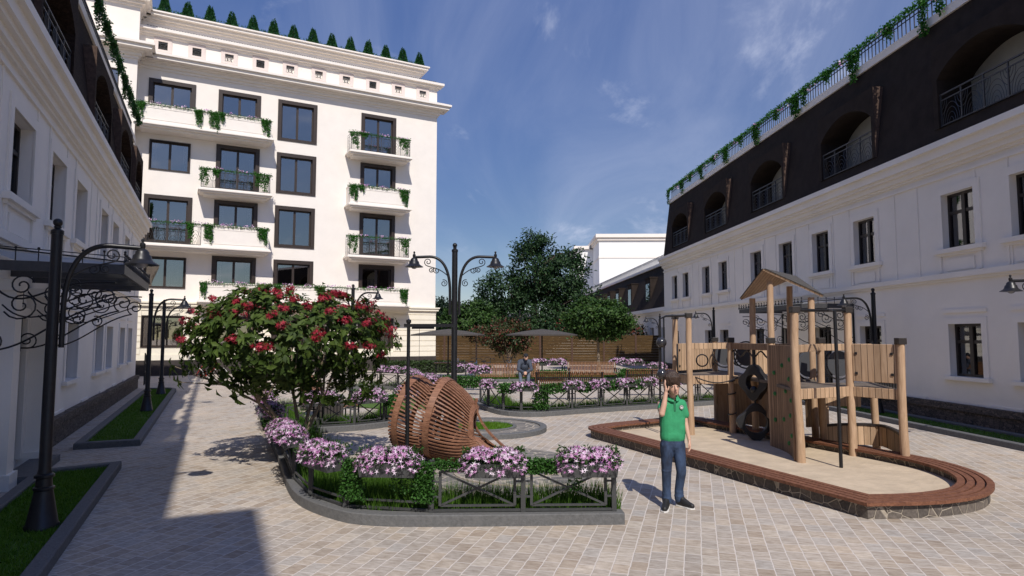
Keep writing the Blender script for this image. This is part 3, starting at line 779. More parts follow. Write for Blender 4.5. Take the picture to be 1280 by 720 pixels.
# ---- entrance canopies (part of their house) with scroll brackets and cresting
def scroll_bracket(mb, x, U, zt, s=1.0):
    P = lambda pts: [(x, -a, b) for a, b in pts]
    r = .013
    big = bez((.04, zt-1.0), (.5, zt-1.05), (.75, zt-.55), (U-.25, zt-.42))
    mb.tube(P(big), r, 5)
    for c, r0, a0, tn in [((.12, zt-.88), .13, -1.2, 1.4), ((U-.2, zt-.3), .14, -2.0, -1.5), ((.42, zt-.42), .2, 3.6, 1.6), ((.82, zt-.26), .16, 3.4, 1.5),
                          ((.42, zt-.17), .14, .3, 1.5), ((U-.58, zt-.16), .11, 3.3, -1.4), ((.75, zt-.56), .1, 2.0, -1.4)]:
        mb.tube(P(spiral(c, r0, .025, a0, tn, 22)), r*.85, 5)
    mb.tube(P(bez((.05, zt-.08), (.45, zt-.7), (.6, zt-.02), (U-.1, zt-.1))), r, 5)
    mb.tube(P(bez((.22, zt-.42), (.5, zt-.75), (.75, zt-.5), (U-.1, zt-.25))), r*.8, 5)
    mb.box(x-.015, x+.015, -.05, .0, zt-1.05, zt)
def canopy_mat():
    if 'frosted_canopy_glass' in bpy.data.materials: return bpy.data.materials['frosted_canopy_glass']
    m, nt, b = newmat('frosted_canopy_glass'); b.inputs['Base Color'].default_value = (.5, .52, .53, 1); b.inputs['Roughness'].default_value = .35
    t = nt.nodes.new('ShaderNodeBsdfTranslucent'); t.inputs[0].default_value = (.8, .82, .82, 1); r = nt.nodes.new('ShaderNodeBsdfTransparent')
    m1 = nt.nodes.new('ShaderNodeMixShader'); m1.inputs[0].default_value = .5; L_(nt, t.outputs[0], m1.inputs[1]); L_(nt, r.outputs[0], m1.inputs[2])
    m2 = nt.nodes.new('ShaderNodeMixShader'); m2.inputs[0].default_value = .25; L_(nt, m1.outputs[0], m2.inputs[1]); L_(nt, b.outputs[0], m2.inputs[2])
    L_(nt, m2.outputs[0], nt.nodes['Material Output'].inputs[0]); return m
def canopy(b, x0, x1, U, zt, nb=3):
    mb = MB()
    mb.box(x0, x1, -U, -U+.05, zt-.11, zt+.02); mb.box(x0, x0+.05, -U+.05, -.02, zt-.11, zt+.018); mb.box(x1-.05, x1, -U+.05, -.02, zt-.11, zt+.018)
    k = 3
    for i in range(1, k): x = x0 + (x1-x0)*i/k; mb.box(x-.025, x+.025, -U+.08, -.02, zt-.1, zt)
    c = mb.build('canopy', irong, b)
    q = MB()
    q.add([(x0, -U, zt+.03), (x1, -U, zt+.03), (x1, -.02, zt+.15), (x0, -.02, zt+.15), (x0, -U, zt+.042), (x1, -U, zt+.042), (x1, -.02, zt+.162), (x0, -.02, zt+.162)],
          [(0, 1, 2, 3), (4, 7, 6, 5), (0, 4, 5, 1), (2, 6, 7, 3), (0, 3, 7, 4), (1, 5, 6, 2)])
    q.build('canopy_roof', canopy_mat(), c); q = MB(); n = 7
    for i in range(n+1):
        x = x0 + (x1-x0)*i/n; q.bar((x, -U, zt+.055), (x, -.02, zt+.18), .018, .02)
    q.build('glazing_bar', iron, c)
    for i in range(nb): q = MB(); scroll_bracket(q, x0 + .05 + (x1-x0-.1)*i/(nb-1), U, zt-.13); q.build('scroll_bracket', iron, c)
    q = MB()
    n = int((x1-x0)/.19)
    for i in range(n+1):
        x = x0 + (x1-x0)*i/n
        q.tube([(x + .05*a, -U, zt+.02+bb) for a, bb in [(-1.2, 0), (-.9, .05), (-.2, .09), (0, .02), (.2, .09), (.9, .05), (1.2, 0)]], .009, 4)
        q.box(x-.006, x+.006, -U-.006, -U+.006, zt+.02, zt+.14); q.ball((x, -U, zt+.155), .02, 6)
    m = int(U/.25)
    for xx in (x0, x1):
        for i in range(m+1):
            y = -U + (U-.1)*i/m; q.box(xx-.006, xx+.006, y-.006, y+.006, zt+.02, zt+.17); q.ball((xx, y, zt+.185), .019, 6)
        q.bar((xx, -U, zt+.12), (xx, -.03, zt+.2), .008, .012)
    q.build('cresting', iron, c)
canopy(left_house, -1.36, 2.3, 1.55, 2.95)
canopy(right_house, -10.5, -6.2, 1.55, 2.9, 3)

# ---- ivy garlands on the roof rails
GR = {}
dark_ivy = leafmat('dark_ivy_leaves', [(.008, .04, .005), (.014, .065, .007), (.025, .09, .012)], .25)
def garland(O, rz, x0, x1, y, z, tongues, label, name='roof_ivy', mat=None):
    c = (x0+x1)/2; m = Matrix.Rotation(rz, 3, 'Z') @ Vector((c, y, 0))
    V, F = join_arrays([ivy_cloud(x0-c, x1-c, 0, 0, [(a-c, w*.65, l) for a, w, l in tongues], 75, .065, .07, .09), ivy_cloud(x0-c, x1-c, 0, .03, [], 35, .06, .06, .08)])
    o = raw_mesh(name, V, F, mat or ivym); o.location = (O[0]+m.x, O[1]+m.y, z); o.rotation_euler[2] = rz
    GR[name] = o
    return tag(o, label, 'ivy')
YR = slope_y(9.6) + .08
RIGHT_IVY = garland(RW0, RRZ, -24.4, 4, YR-.2, 10.34, [(-c, w, l) for c, w, l in [(24.2, .25, .85), (21.84, .6, .75), (20.5, .3, .4), (18.9, .5, .7), (17.2, .4, .4), (15.78, .6, .75), (14.2, .4, .45), (12.72, .7, .85), (11, .4, .4), (9.6, .7, .85), (9.0, .3, .6), (7.6, .5, .4), (6.19, .7, .95), (4.6, .4, .45), (3.26, .3, .95), (2.7, .25, .7), (1, .4, .6)]],
        'ivy garland hanging along the roof railing of the right hand house')
garland(LW0, LRZ, -6, 17, YR-.3, 10.35, [(x, .5, .45 + .3*((i*7) % 4)/3) for i, x in enumerate(np.arange(-5, 17, 1.3))], 'thick ivy hanging along the roof edge of the left hand house', mat=dark_ivy)
# pink flowers among the rail ivy of the right house
V, F = join_arrays([flower_cloud(-x, -x+.5, .02, .0, 14, .05, .1) for x in np.arange(1, 24, 2.0)])
m = Matrix.Rotation(RRZ, 3, 'Z') @ Vector((0, YR, 0))
gr = RIGHT_IVY; o = raw_mesh('flowers', V, F, pinkm, gr); o.location = (10.2, 0, -.14)

# ------------------------------------------------------------------ far buildings
fb = thing('far_house', 'distant low house with dark mansard roof and light balustrade behind the fence', 'building', (9.6, 62, 0), R(-90+2.5))
mb = MB(); wall_grid(mb, -24, 24, 0, 3.95, [(x-.5, x+.5, 1.2, 2.6) for x in np.arange(-21, 23, 3)], 0, .2)
mb.quad((24, 0, 0), (24, 8, 0), (24, 8, 3.95), (24, 0, 3.95)); mb.build('wall', greyw, fb, fix=False)
mb = MB()
for x in np.arange(-21, 23, 3): mb.box(x-.5, x+.5, .18, .22, 1.2, 2.6)
mb.build('window', darkwood, fb)
mb = MB(); mb.prismx([(-.25, 3.95), (.9, 7.2), (8, 7.2), (8, 3.95)], -24, 24); mb.build('roof', darkroof, fb)
mb = MB()
for z0, z1, p in [(3.5, 3.7, .1), (3.7, 3.95, .3)]: mb.box(-24, 24, -p, .1, z0, z1)
mb.box(-24, 24, .75, 1.2, 7.2, 7.4); mb.build('cornice', greyw, fb)
mb = MB(); bar_railing(mb, -24, 24, .95, 7.4, 8.0, .34, .03); mb.build('balustrade', M('pale_balustrade', (.42, .41, .4), .8), fb)
for x in (-17, -13, -9, -5, -1, 3, 8, 14, 19):
    mb = MB(); mb.box(x-.7, x+.7, .0, .9, 4.4, 6.3)
    dm = mb.build('dormer', darkroof, fb)
    q = MB(); q.prism([(x+.71, .0), (x+.71, .75), (x+.74, .75), (x+.74, .0)], 4.6, 6.3); q.box(x-.78, x+.78, -.06, .8, 6.3, 6.38); q.build('dormer_cheek', darkroof, dm)
    q = MB(); q.box(x-.5, x+.5, -.02, .02, 4.5, 5.9); q.build('pane', glassB, dm)
wb = thing('white_block', 'distant plain white tall building with a cornice behind the trees', 'building', (12.6, 92, 0), R(-1))
mb = MB(); mb.box(0, 22, 0, 14, 0, 16.2); mb.box(-2.6, 0, 8, 22, 0, 15.6); mb.build('wall', M('bright_white', (.85, .84, .82), .8, noise=(.3, .03)), wb)
mb = MB(); mb.box(-.5, 22.5, -.5, 14.5, 16.2, 16.7); mb.box(-.25, 22.3, -.25, 14.3, 15.8, 16.2); mb.box(-3, 0-.51, 7.6, 22, 15.6, 16.1); mb.box(-.06, 22.1, -.06, 14, 13.2, 13.5); mb.box(-.06, 22.1, -.06, 14, 8.2, 8.5); mb.build('cornice', white2, wb)
hb = thing('red_roof_house', 'small far house with red roof and white wall glimpsed behind the trees', 'building', (5.2, 66, 0), R(8))
mb = MB(); mb.box(-4, 4, 0, 6, 0, 2.6); mb.build('wall', white2, hb)
mb = MB(); mb.prismx([(-.5, 2.55), (3, 4.0), (6.5, 2.55)], -4.4, 4.4); mb.build('roof', M('red_roof_tiles', (.30, .07, .045), .8, noise=(4, .2)), hb)

# ------------------------------------------------------------------ timber fence across the back
fm = wood_mat('dark_fence_wood', (.105, .06, .02), (.045, .026, .009), .18, 'z', (1.0, 14, 14))
fn = thing('timber_fence', 'long brown fence of horizontal boards closing the courtyard', 'fence', (2.6, 44.6, 0))
fx0, fx1, nb = -9.5, 8.2, 8
for i in range(nb):
    a = fx0 + (fx1-fx0)*i/nb; c = fx0 + (fx1-fx0)*(i+1)/nb
    mb = MB(); 
    for k in range(11): mb.box(a+.06, c-.06, -.02, .02, .05+k*.182, .05+k*.182+.176)
    mb.build('board_panel', fm, fn)
for i in range(nb+1):
    a = fx0 + (fx1-fx0)*i/nb
    mb = MB(); mb.box(a-.06, a+.06, -.06, .06, 0, 2.1); mb.build('post', M('fence_post_wood', (.065, .03, .017), .7, noise=(6, .2)) if i == 0 else bpy.data.materials['fence_post_wood'], fn)
# ------------------------------------------------------------------ lawns with kerbs beside the houses
def loc2(O, rz, pts):
    c, s = math.cos(rz), math.sin(rz)
    return [(O[0] + c*x - s*y, O[1] + s*x + c*y) for x, y in pts]
def rel(t):
    """children were modelled in world coordinates: hang them on the thing's own base"""
    L = Vector(t.location)
    for ch in t.children:
        ch.location = Vector(ch.location) - L
def grass(name, P, h, w, mat, lean=.25):
    n = len(P); a = rng.uniform(0, 6.28, n); hh = h*rng.uniform(.55, 1.15, n)
    A = np.stack([np.cos(a)*w, np.sin(a)*w, np.zeros(n)], 1); Tp = P + np.stack([rng.normal(0, lean, n)*hh, rng.normal(0, lean, n)*hh, hh], 1)
    V = np.stack([P - A, P + A, Tp], 1).reshape(-1, 3)
    return tag(raw_mesh(name, V, np.arange(3*n).reshape(-1, 3), mat), kind='stuff')
lawnleaf = leafmat('lawn_blades', [(.06, .15, .006), (.09, .20, .01), (.12, .24, .018)], .3)
tallleaf = leafmat('tall_grass_blades', [(.025, .07, .006), (.065, .15, .014), (.12, .24, .03)], .4)
KERBP = [(0, 0), (0, .1), (-.015, .115), (-.125, .115), (-.14, .1), (-.14, 0)]
def lawn(O, rz, poly, n, h=.035):
    pts = loc2(O, rz, poly)
    mb = MB(); mb.strip(pts, [(o, z) for o, z in KERBP], closed=True)
    tag(mb.build('kerb', concrete), kind='structure')
    sheet('lawn', pts, .06, lawnm)
    x0 = min(p[0] for p in poly)+.14; x1 = max(p[0] for p in poly)-.14; y0 = min(p[1] for p in poly)+.14; y1 = max(p[1] for p in poly)-.14
    U_ = rng.uniform(0, 1, (n, 2)); L = loc2(O, rz, [(x0+(x1-x0)*a, y0+(y1-y0)*b) for a, b in U_])
    grass('grass', np.array([(x, y, .06) for x, y in L]), h, .005, lawnleaf, .5)
lawn(LW0, LRZ, [(-9, -1.475), (.02, -1.475), (-.22, -.46), (-9, -.46)][::-1], 26000, .04)
lawn(LW0, LRZ, [(2.2, -1.53), (14.9, -1.53), (15.5, -1.3), (15.6, -.5), (2.2, -.5)][::-1], 16000, .04)
lawn(RW0, RRZ, [(-24, -1.25), (9, -1.25), (9, -.2), (-24, -.2)][::-1], 22000, .04)

# ------------------------------------------------------------------ street lamps
def lamp_parts(t, heads, H, arm, base=True):
    mb = MB()
    mb.lathe([(.155, 0), (.155, .03), (.14, .05), (.085, .36), (.082, .38), (.095, .39), (.095, .41), (.075, .42), (.07, .5), (.09, .51), (.09, .535), (.066, .55)], 20)
    mb.build('base', iron, t, smooth=True)
    mb = MB(); mb.lathe([(.066, .55), (.056, .6), (.053, H-.17), (.06, H-.17), (.06, H-.13), (.03, H-.11), (.024, H-.09)], 16); mb.ball((0, 0, H-.045), .045, 14); mb.lathe([(.035, H-.1), (.035, H-.085)], 12)
    mb.build('pole', iron, t, smooth=True)
    za = H - .26
    for sx in heads:
        mb = MB()
        pts = [(sx*.085, 0, H-1.35), (sx*.085, 0, H-1.0)] + [(sx*a, 0, b) for a, b in bez((.085, H-.95), (.085, za-.18), (.26, za), (arm*.62, za))] + [(sx*(arm-.02), 0, za-.01)]
        mb.tube(pts, .026, 10)
        a = mb.build('arm', iron, t, smooth=True)
        mb = MB()
        T = lambda L: [(sx*p, 0, q) for p, q in L]
        mb.tube(T(bez((.13, H-.62), (.3, za-.2), (.4, za-.22), (.52, za-.17))), .009, 6)
        for c, r0, a0, tn in [((.5, za-.1), .075, -1.4, 1.4), ((.34, za-.26), .06, .9, -1.4), ((.44, za-.25), .05, 2.4, 1.4), ((.2, za-.5), .07, 1.2, 1.5)]:
            mb.tube(T(spiral(c, r0, .015, a0, tn, 18)), .008, 6)
        mb.build('scroll', iron, a, smooth=True)
        mb = MB(); o = (sx*arm, 0, za)
        mb.lathe([(.012, .1), (.02, .08), (.012, .055), (.028, .04), (.03, .005), (.022, -.012), (.05, -.03), (.068, -.055), (.07, -.075), (.09, -.095), (.097, -.13), (.115, -.155), (.165, -.185), (.172, -.193), (.1, -.18)], 20, o)
        s = mb.build('lamp_shade', iron, t, smooth=True)
        mb = MB(); mb.ball((o[0], 0, za-.185), .06, 12, sc=(1, 1, .8)); mb.build('bulb', M('lamp_glass', (.25, .25, .26), .15, spec=.8) if 'lamp_glass' not in bpy.data.materials else bpy.data.materials['lamp_glass'], s, smooth=True)
def street_lamp(x, y, rz, label, heads=(1,), H=3.17, arm=.78, group='black street lamps with bell shades'):
    t = thing('street_lamp', label, 'street lamp', (x, y, .06 if len(heads) == 1 else 0), rz, group)
    lamp_parts(t, heads, H, arm)
    return t
LA = LRZ - PI/2
l1 = street_lamp(-4.76, 6.64, R(25), 'black single arm street lamp on the front left lawn, nearest to the viewer')
for x, y, lb in [(-9.45, 16.74, 'nearer of two black street lamps on the far left lawn'), (-11.74, 21.6, 'farther of two black street lamps on the far left lawn, close to the apartment block')]:
    c = copy_tree(l1); c.location = (x, y, .06); c['label'] = lb
for x, y, lb in [(9.27, 16.4, 'black street lamp against the right house behind the slatted play panel'), (8.63, 27.4, 'black street lamp on the right lawn seen above the left play deck'),
                 (8.15, 35.3, 'farthest black street lamp on the right lawn, beside the fence end'), (9.5, 11.2, 'black street lamp at the right edge with only its bell shade in view')]:
    c = copy_tree(l1); c.location = (x, y, .06); c.rotation_euler[2] = RRZ - PI/2; c['label'] = lb
l2 = street_lamp(-1.07, 11.9, R(0), 'tall black double arm street lamp behind the spiral wooden shell', (1, -1), 3.74, .76, 'double arm street lamps')
c = copy_tree(l2); c.location = (-4.48, 18.0, 0); c.scale = (.925,)*3; c['label'] = 'double arm street lamp half hidden behind the red flowering tree'
c = copy_tree(l2); c.location = (.6, 49, 0); c.scale = (1.06,)*3; c.rotation_euler[2] = R(20); c['label'] = 'far double arm lamp in front of the big tree beyond the fence'

# ------------------------------------------------------------------ beds: kerb, fence, grass
def catmull(P, n=8):
    out = []; P = [Vector(p) for p in P]
    for i in range(len(P)-1):
        a = P[max(i-1, 0)]; b = P[i]; c = P[i+1]; d = P[min(i+2, len(P)-1)]
        for k in range(n):
            t = k/n
            out.append(tuple(.5*((2*b) + (c-a)*t + (2*a-5*b+4*c-d)*t*t + (3*b-a-3*c+d)*t**3)))
    out.append(tuple(P[-1])); return out
def resample(path, step):
    out = [Vector(path[0])]; acc = 0
    for a, b in zip(path, path[1:]):
        a = Vector(a); b = Vector(b); L = (b-a).length; 
        if L < 1e-9: continue
        d = step - acc
        while d <= L: out.append(a + (b-a)*d/L); d += step
        acc = (acc + L) % step
    if (out[-1] - Vector(path[-1])).length > step*.3: out.append(Vector(path[-1]))
    else: out[-1] = Vector(path[-1])
    return [tuple(p) for p in out]
def offset(path, o):
    out = []
    for i, p in enumerate(path):
        a = Vector(path[max(i-1, 0)]); b = Vector(path[min(i+1, len(path)-1)]); d = (b-a).normalized()
        out.append((p[0] - d.y*o, p[1] + d.x*o))
    return out
def fence_panel(mb, a, b, z0, z1, x=True, curved=False):
    A = Vector((*a, 0)); B = Vector((*b, 0)); d = (B-A).normalized(); L = (B-A).length
    P = lambda s, z: A + d*s + Vector((0, 0, z))
    mb.bar(P(0, z1-.015), P(L, z1-.015), .04, .03); mb.bar(P(0, z0+.02), P(L, z0+.02), .03, .025)
    if curved:
        mb.bar(P(0, z0+.1), P(L, z0+.1), .02, .02)
        for s in (.03, L-.03): mb.bar(P(s, z0+.02), P(s, z1-.015), .02, .02)
        return
    e = .09
    mb.bar(P(e, z0+.07), P(e, z1-.09), .03, .03); mb.bar(P(L-e, z0+.07), P(L-e, z1-.09), .03, .03)
    mb.bar(P(e, z0+.07), P(L-e, z0+.07), .022, .022); mb.bar(P(e, z1-.09), P(L-e, z1-.09), .024, .024)
    for z in (z0+.16, z1-.2):
        mb.bar(P(0, z), P(e, z), .02, .02); mb.bar(P(L-e, z), P(L, z), .02, .02)
    if x:
        mb.bar(P(e, z0+.07), P(L-e, z1-.09), .022, .02); mb.bar(P(e, z1-.09), P(L-e, z0+.07), .018, .02)
def bed_fence(label, pts, curved=(), z0=.12, z1=.64, post=.05, fences=[]):
    t = thing('bed_fence', label, 'low fence', (*pts[0], 0), 0, 'low iron fences round the flower beds')
    for i, (a, b) in enumerate(zip(pts, pts[1:])):
        mb = MB(); fence_panel(mb, a, b, z0, z1, True, i in curved); mb.build('fence_panel', fencegrey, t)
    for p in pts:
        mb = MB(); mb.box(p[0]-post/2, p[0]+post/2, p[1]-post/2, p[1]+post/2, z0-.02, z1+.03); mb.build('post', fencegrey, t)
    rel(t); return t
def kerb(path, w=.17, h=.12, closed=False):
    mb = MB(); mb.strip(path, [(0, 0), (0, h-.01), (.01, h), (w-.01, h), (w, h-.01), (w, 0)], closed=closed); return tag(mb.build('kerb', concrete), kind='structure')
def along(path, n, lo, hi, z):
    seg = [np.array(p) for p in path]; L = np.array([np.linalg.norm(b-a) for a, b in zip(seg, seg[1:])]); c = np.concatenate([[0], np.cumsum(L)])
    u = rng.uniform(0, c[-1], n); i = np.clip(np.searchsorted(c, u)-1, 0, len(L)-1); f = (u-c[i])/L[i]
    A = np.array(seg); p = A[i] + (A[i+1]-A[i])*f[:, None]; d = (A[i+1]-A[i])/L[i][:, None]
    o = rng.uniform(lo, hi, n)
    return np.stack([p[:, 0]-d[:, 1]*o, p[:, 1]+d[:, 0]*o, np.full(n, z)], 1)
def soil_strip(path, w, z=.05):
    a = path; b = offset(path, w); mb = MB()
    for i in range(len(a)-1): mb.quad((*a[i], z), (*a[i+1], z), (*b[i+1], z), (*b[i], z))
    tag(mb.build('bed_soil', soil, fix=False), kind='structure')
# front bed: outer kerb line from the far left round the corner to the right end
A_line = [(-6.9, 17.4), (-5.45, 14.2), (-3.73, 10.36), (-2.95, 8.55), (-2.5, 7.72), (-1.95, 7.16), (-1.5, 6.93), (-.67, 6.89), (1.2, 6.97)]
A_path = resample(catmull(A_line), .16)
kerb(A_path); soil_strip(A_path, .95)
bed_fence('low dark fence curving round the front flower bed with braced panels on its straight side',
    offset(catmull([(-5.45, 14.2), (-4.6, 12.3), (-3.73, 10.36), (-2.95, 8.55)], 1), .09)[:3] + [(-2.87, 8.6), (-2.38, 7.73), (-1.83, 7.2), (-.86, 7.0), (.12, 7.03), (1.1, 7.06)], curved=(3, 4, 5))
gp = np.concatenate([along(A_path, 6500, .2, .9, .05), along(A_path[-22:], 4200, .16, .62, .05), along(A_path[-34:-20], 4000, .2, 1.5, .05)])
grass('ornamental_grass', gp, .30, .006, tallleaf, .22)
# second bed behind the tree
B_line = [(-4.75, 13.1), (-4.2, 13.3), (-3.4, 13.65), (-2.75, 14.25), (-2.35, 15.2), (-2.5, 16.4)]
B_path = resample(catmull(B_line), .2); kerb(B_path); soil_strip(B_path, .9)
bed_fence('low iron fence with cross braces behind the flowering tree trunk', offset([(-4.65, 13.15), (-4.0, 13.4), (-3.3, 13.72), (-2.75, 14.25), (-2.35, 15.2), (-2.5, 16.4)], .09))
grass('ornamental_grass', along(B_path, 3500, .2, .85, .05), .26, .008, tallleaf)
# large bed in front of the benches
C_line = [(-1.05, 19.6), (-1.0, 18.4), (-.74, 17.45), (-.3, 16.45), (.2, 16.05), (.79, 16.08), (2.09, 16.85), (3.85, 17.72), (5.81, 18.75), (6.6, 19.2)]
C_path = resample(catmull(C_line), .3); kerb(C_path, .2); soil_strip(C_path, 1.0)
bed_fence('long low iron fence with cross braces in front of the wooden benches', offset([(-1.0, 18.4), (-.74, 17.45), (-.3, 16.45), (.2, 16.1), (.85, 16.12), (1.6, 16.55), (2.4, 17.0), (3.15, 17.37), (3.9, 17.75), (4.65, 18.15), (5.4, 18.53), (6.1, 18.9)], .1), curved=(2, 3), z0=.12, z1=.72)
grass('ornamental_grass', along(C_path, 8000, .22, .95, .05), .24, .009, tallleaf)
# bed to the left of the benches
D_line = [(-6.2, 23.9), (-5.0, 24.3), (-3.9, 23.3), (-3.3, 21.4), (-2.75, 19.2), (-2.0, 18.2)]
D_path = resample(catmull(D_line), .3); kerb(D_path, .2); soil_strip(D_path, 1.3)
bed_fence('low iron fence of the flower bed left of the tall lamp', offset([(-6.2, 23.9), (-5.0, 24.3), (-4.3, 23.8), (-3.8, 23.1), (-3.4, 22.0), (-3.1, 20.8), (-2.75, 19.2), (-2.0, 18.2)], .1))
grass('ornamental_grass', along(D_path, 5000, .22, 1.2, .05), .24, .01, tallleaf)
E_path = resample([(-1.4, 27.9), (5.6, 29.3)], .5); kerb(E_path, .2); soil_strip(E_path, 1.1); grass('ornamental_grass', along(E_path, 5000, .22, 1.0, .05), .3, .012, tallleaf)
P_ = lambda a, b, n: np.stack([rng.uniform(a[0], b[0], n), rng.uniform(a[1], b[1], n), np.full(n, .02)], 1)

# ------------------------------------------------------------------ flower boxes
petal_near = leafmat('phlox_petals', [(.36, .10, .30), (.52, .24, .46), (.70, .42, .64), (.80, .62, .76), (.86, .78, .84)], .2, .65)
petal_shade = petal_near
pleaf = leafmat('phlox_leaves', [(.015, .045, .008), (.04, .09, .015)], .2)
def flower_box(n, r, seed, L=.62, petals=5, bh=.15):
    t = thing('flower_box', 'x', 'flower box')
    mb = MB(); h = bh; w = .13; a = L/2
    mb.add([(-a+.02, -w+.03, -h), (a-.02, -w+.03, -h), (a-.02, w-.03, -h), (-a+.02, w-.03, -h), (-a, -w, 0), (a, -w, 0), (a, w, 0), (-a, w, 0)],
           [(0, 3, 2, 1), (0, 1, 5, 4), (1, 2, 6, 5), (2, 3, 7, 6), (3, 0, 4, 7)])
    mb.add([(-a+.015, -w+.015, -.02), (a-.015, -w+.015, -.02), (a-.015, w-.015, -.02), (-a+.015, w-.015, -.02)], [(0, 1, 2, 3)])
    mb.build('box', boxgrey, t)
    g = np.random.default_rng(seed)
    th = g.uniform(0, 6.28, n); rr = np.sqrt(g.uniform(0, 1, n)); x = rr*np.cos(th); y = rr*np.sin(th)
    sq = np.sign(x)*np.abs(x)**.8
    lump = .75 + .25*np.cos(sq*2*PI)*-1 * .5 + g.normal(0, .05, n)
    P = np.stack([sq*(a+.06), y*(w+.10), (1-rr**2.2)*.145*lump + .03 - .13*(rr > .86)*g.uniform(0, 1, n)], 1)
    N = np.stack([P[:, 0]*1.2, P[:, 1]*3, np.full(n, .55)], 1) + g.normal(0, .3, (n, 3))
    raw_mesh('flowers', *flower_arrays(P, N, r*g.uniform(.75, 1.2, n), petals, .22), petal_near, t)
    m = int(n*1.3); Q = np.stack([g.uniform(-a-.02, a+.02, m), g.normal(0, w*.75, m), g.uniform(-.03, .13, m)], 1)
    raw_mesh('leaves', *leaf_arrays(Q, unit(g.normal(size=(m, 3)))+[0, 0, .3], unit(g.normal(size=(m, 3))), r*1.5, r*.7), pleaf, t)
    return t
FBG = 'grey flower boxes with pink phlox on the bed fences'
near_var = [flower_box(680, .031, s) for s in (1, 2, 3)]
far_var = [flower_box(230, .045, s, .66, 5, .1) for s in (4, 5, 6)]
used = set(); cnt = [0]
def place_box(x, y, z, rz, label, far=False, sc=1.0, group=FBG):
    v = (far_var if far else near_var)[cnt[0] % 3]; cnt[0] += 1
    o = v if v.name not in used else copy_tree(v)
    used.add(o.name)
    o.location = (x, y, z); o.rotation_euler = (0, 0, rz); o.scale = sc if hasattr(sc, '__len__') else (sc, sc, sc); tag(o, label, 'flower box', group)
for x, y, z, a, lb in [(.82, 6.98, .66, 0, 'pink flower box on the right end of the front fence'), (-.2, 6.95, .66, 0, 'pink flower box on the front fence below the spiral shell'),
        (-1.32, 6.98, .66, -4, 'pink flower box on the curved front fence between two green creepers'), (-2.15, 7.38, .66, -45, 'pink flower box at the rounded corner of the front bed'),
        (-2.95, 8.55, .72, -63, 'big pink flower mound on the left side of the front bed beside the tree trunk'), (-3.2, 9.1, .70, -64, 'pink flower mound just behind the biggest one on the left bed edge'),
        (-5.5, 14.25, .72, -65, 'far pink flower box on the left bed edge, nearest the bicycle'), (-5.15, 13.5, .7, -65, 'pink flower box on the left bed edge next to the farthest one'), (-4.25, 11.4, .7, -65, 'pink flower mound on the left bed edge under the low branches of the flowering tree')]:
    place_box(x, y, z, R(a), lb, sc=1.0 if y < 8 else (1.3, 1.05, .85))
for x, y, a, lb in [(-3.95, 13.35, 20, 'shaded flower box left of the tree trunk on the second fence'), (-3.05, 13.9, 30, 'shaded flower box right of the tree trunk on the second fence'), (-2.42, 14.8, 60, 'flower box left of the wooden spiral shell on the second fence')]:
    place_box(x, y, .72, R(a), lb, False, 1.05)
for i, (x, y, a, lb) in enumerate([(-.62, 17.0, -65, 'pink flower box at the rounded left end of the bench bed'), (.3, 15.98, 0, 'pink flower box on the bench bed fence below the seated man'),
        (1.55, 16.45, 30, 'first pink flower box right of the seated man on the long fence'), (2.25, 16.85, 28, 'second pink flower box right of the seated man on the long fence'),
        (3.02, 17.25, 27, 'third pink flower box right of the seated man on the long fence'), (3.72, 17.62, 27, 'pink flower box on the long fence close to the boy'),
        (4.62, 18.1, 27, 'pink flower box on the long fence just right of the boy'), (5.4, 18.5, 27, 'pink flower box at the right end of the long bench fence')]):
    place_box(x, y, .73, R(a), lb, True, .92)
for i, (x, y, z) in enumerate([(-4.85, 24.2, .75), (-4.3, 23.8, .75), (-3.8, 23.1, .75), (-3.42, 22.3, .72), (-3.2, 21.3, .72), (-3.0, 20.2, .72), (-2.55, 20.0, .7), (-2.25, 18.6, .72), (-2.75, 19.2, .72)]):
    place_box(x, y, z, R(-60), 'pink flower box in the cluster on the low fence left of the tall double lamp', True, 1.0, 'flower boxes left of the tall lamp')
for i, (x, y, z, lb) in enumerate([(-1.75, 24.2, .78, 'pink flower box right of the tall lamp, in front of the bicycles'), (-1.2, 23.6, .75, 'pink flower box touching the left end of the back bench'), (1.15, 27.6, .85, 'pink flower box seen just right of the seated man behind the benches'),
        (1.95, 27.9, .85, 'pink flower box left of the right hand slatted bench'), (4.75, 28.6, .85, 'pink flower box right of the right hand slatted bench'), (5.5, 28.9, .8, 'pink flower box in front of the fence, left of the black play balls'), (6.2, 27.6, .7, 'pink flower box behind the left play deck')]):
    place_box(x, y, z, R(10), lb, True, 1.2)

# creepers hanging over the bed fences
creeper_m = leafmat('creeper_leaves', [(.018, .06, .008), (.035, .11, .014), (.06, .16, .03)], .25)
def creeper(pts, z, dz, n, label, w=.045, size=.03):
    A = np.array(pts, float); u = rng.uniform(0, len(A)-1-1e-6, n); i = u.astype(int); f = (u-i)[:, None]
    P2 = A[i] + (A[i+1]-A[i])*f
    P = np.stack([P2[:, 0]+rng.normal(0, w*.5, n), P2[:, 1]+rng.normal(0, w*.5, n), z - dz*rng.uniform(0, 1, n)**.9 + rng.normal(0, .01, n)], 1)
    c = P.mean(0); c[2] = 0
    D = rand_dirs(n) + [0, -.2, -.1]; o = raw_mesh('creeper', *leaf_arrays(P-c, D, rand_dirs(n)+[0, -.6, .5], size, size*.8), creeper_m)
    o.location = c
    return tag(o, label, 'creeper', 'green creepers on the bed fences')
creeper([(-1.85, 7.14), (-1.62, 7.04)], .66, .42, 1500, 'green creeper hanging down between the two left boxes of the front fence')
creeper([(-1.02, 6.95), (-.85, 6.95)], .66, .42, 1400, 'green creeper hanging down left of the first braced panel')
creeper([(-.84, 6.97), (-.5, 6.98)], .68, .1, 500, 'thin strip of creeper on the top rail under the spiral shell')
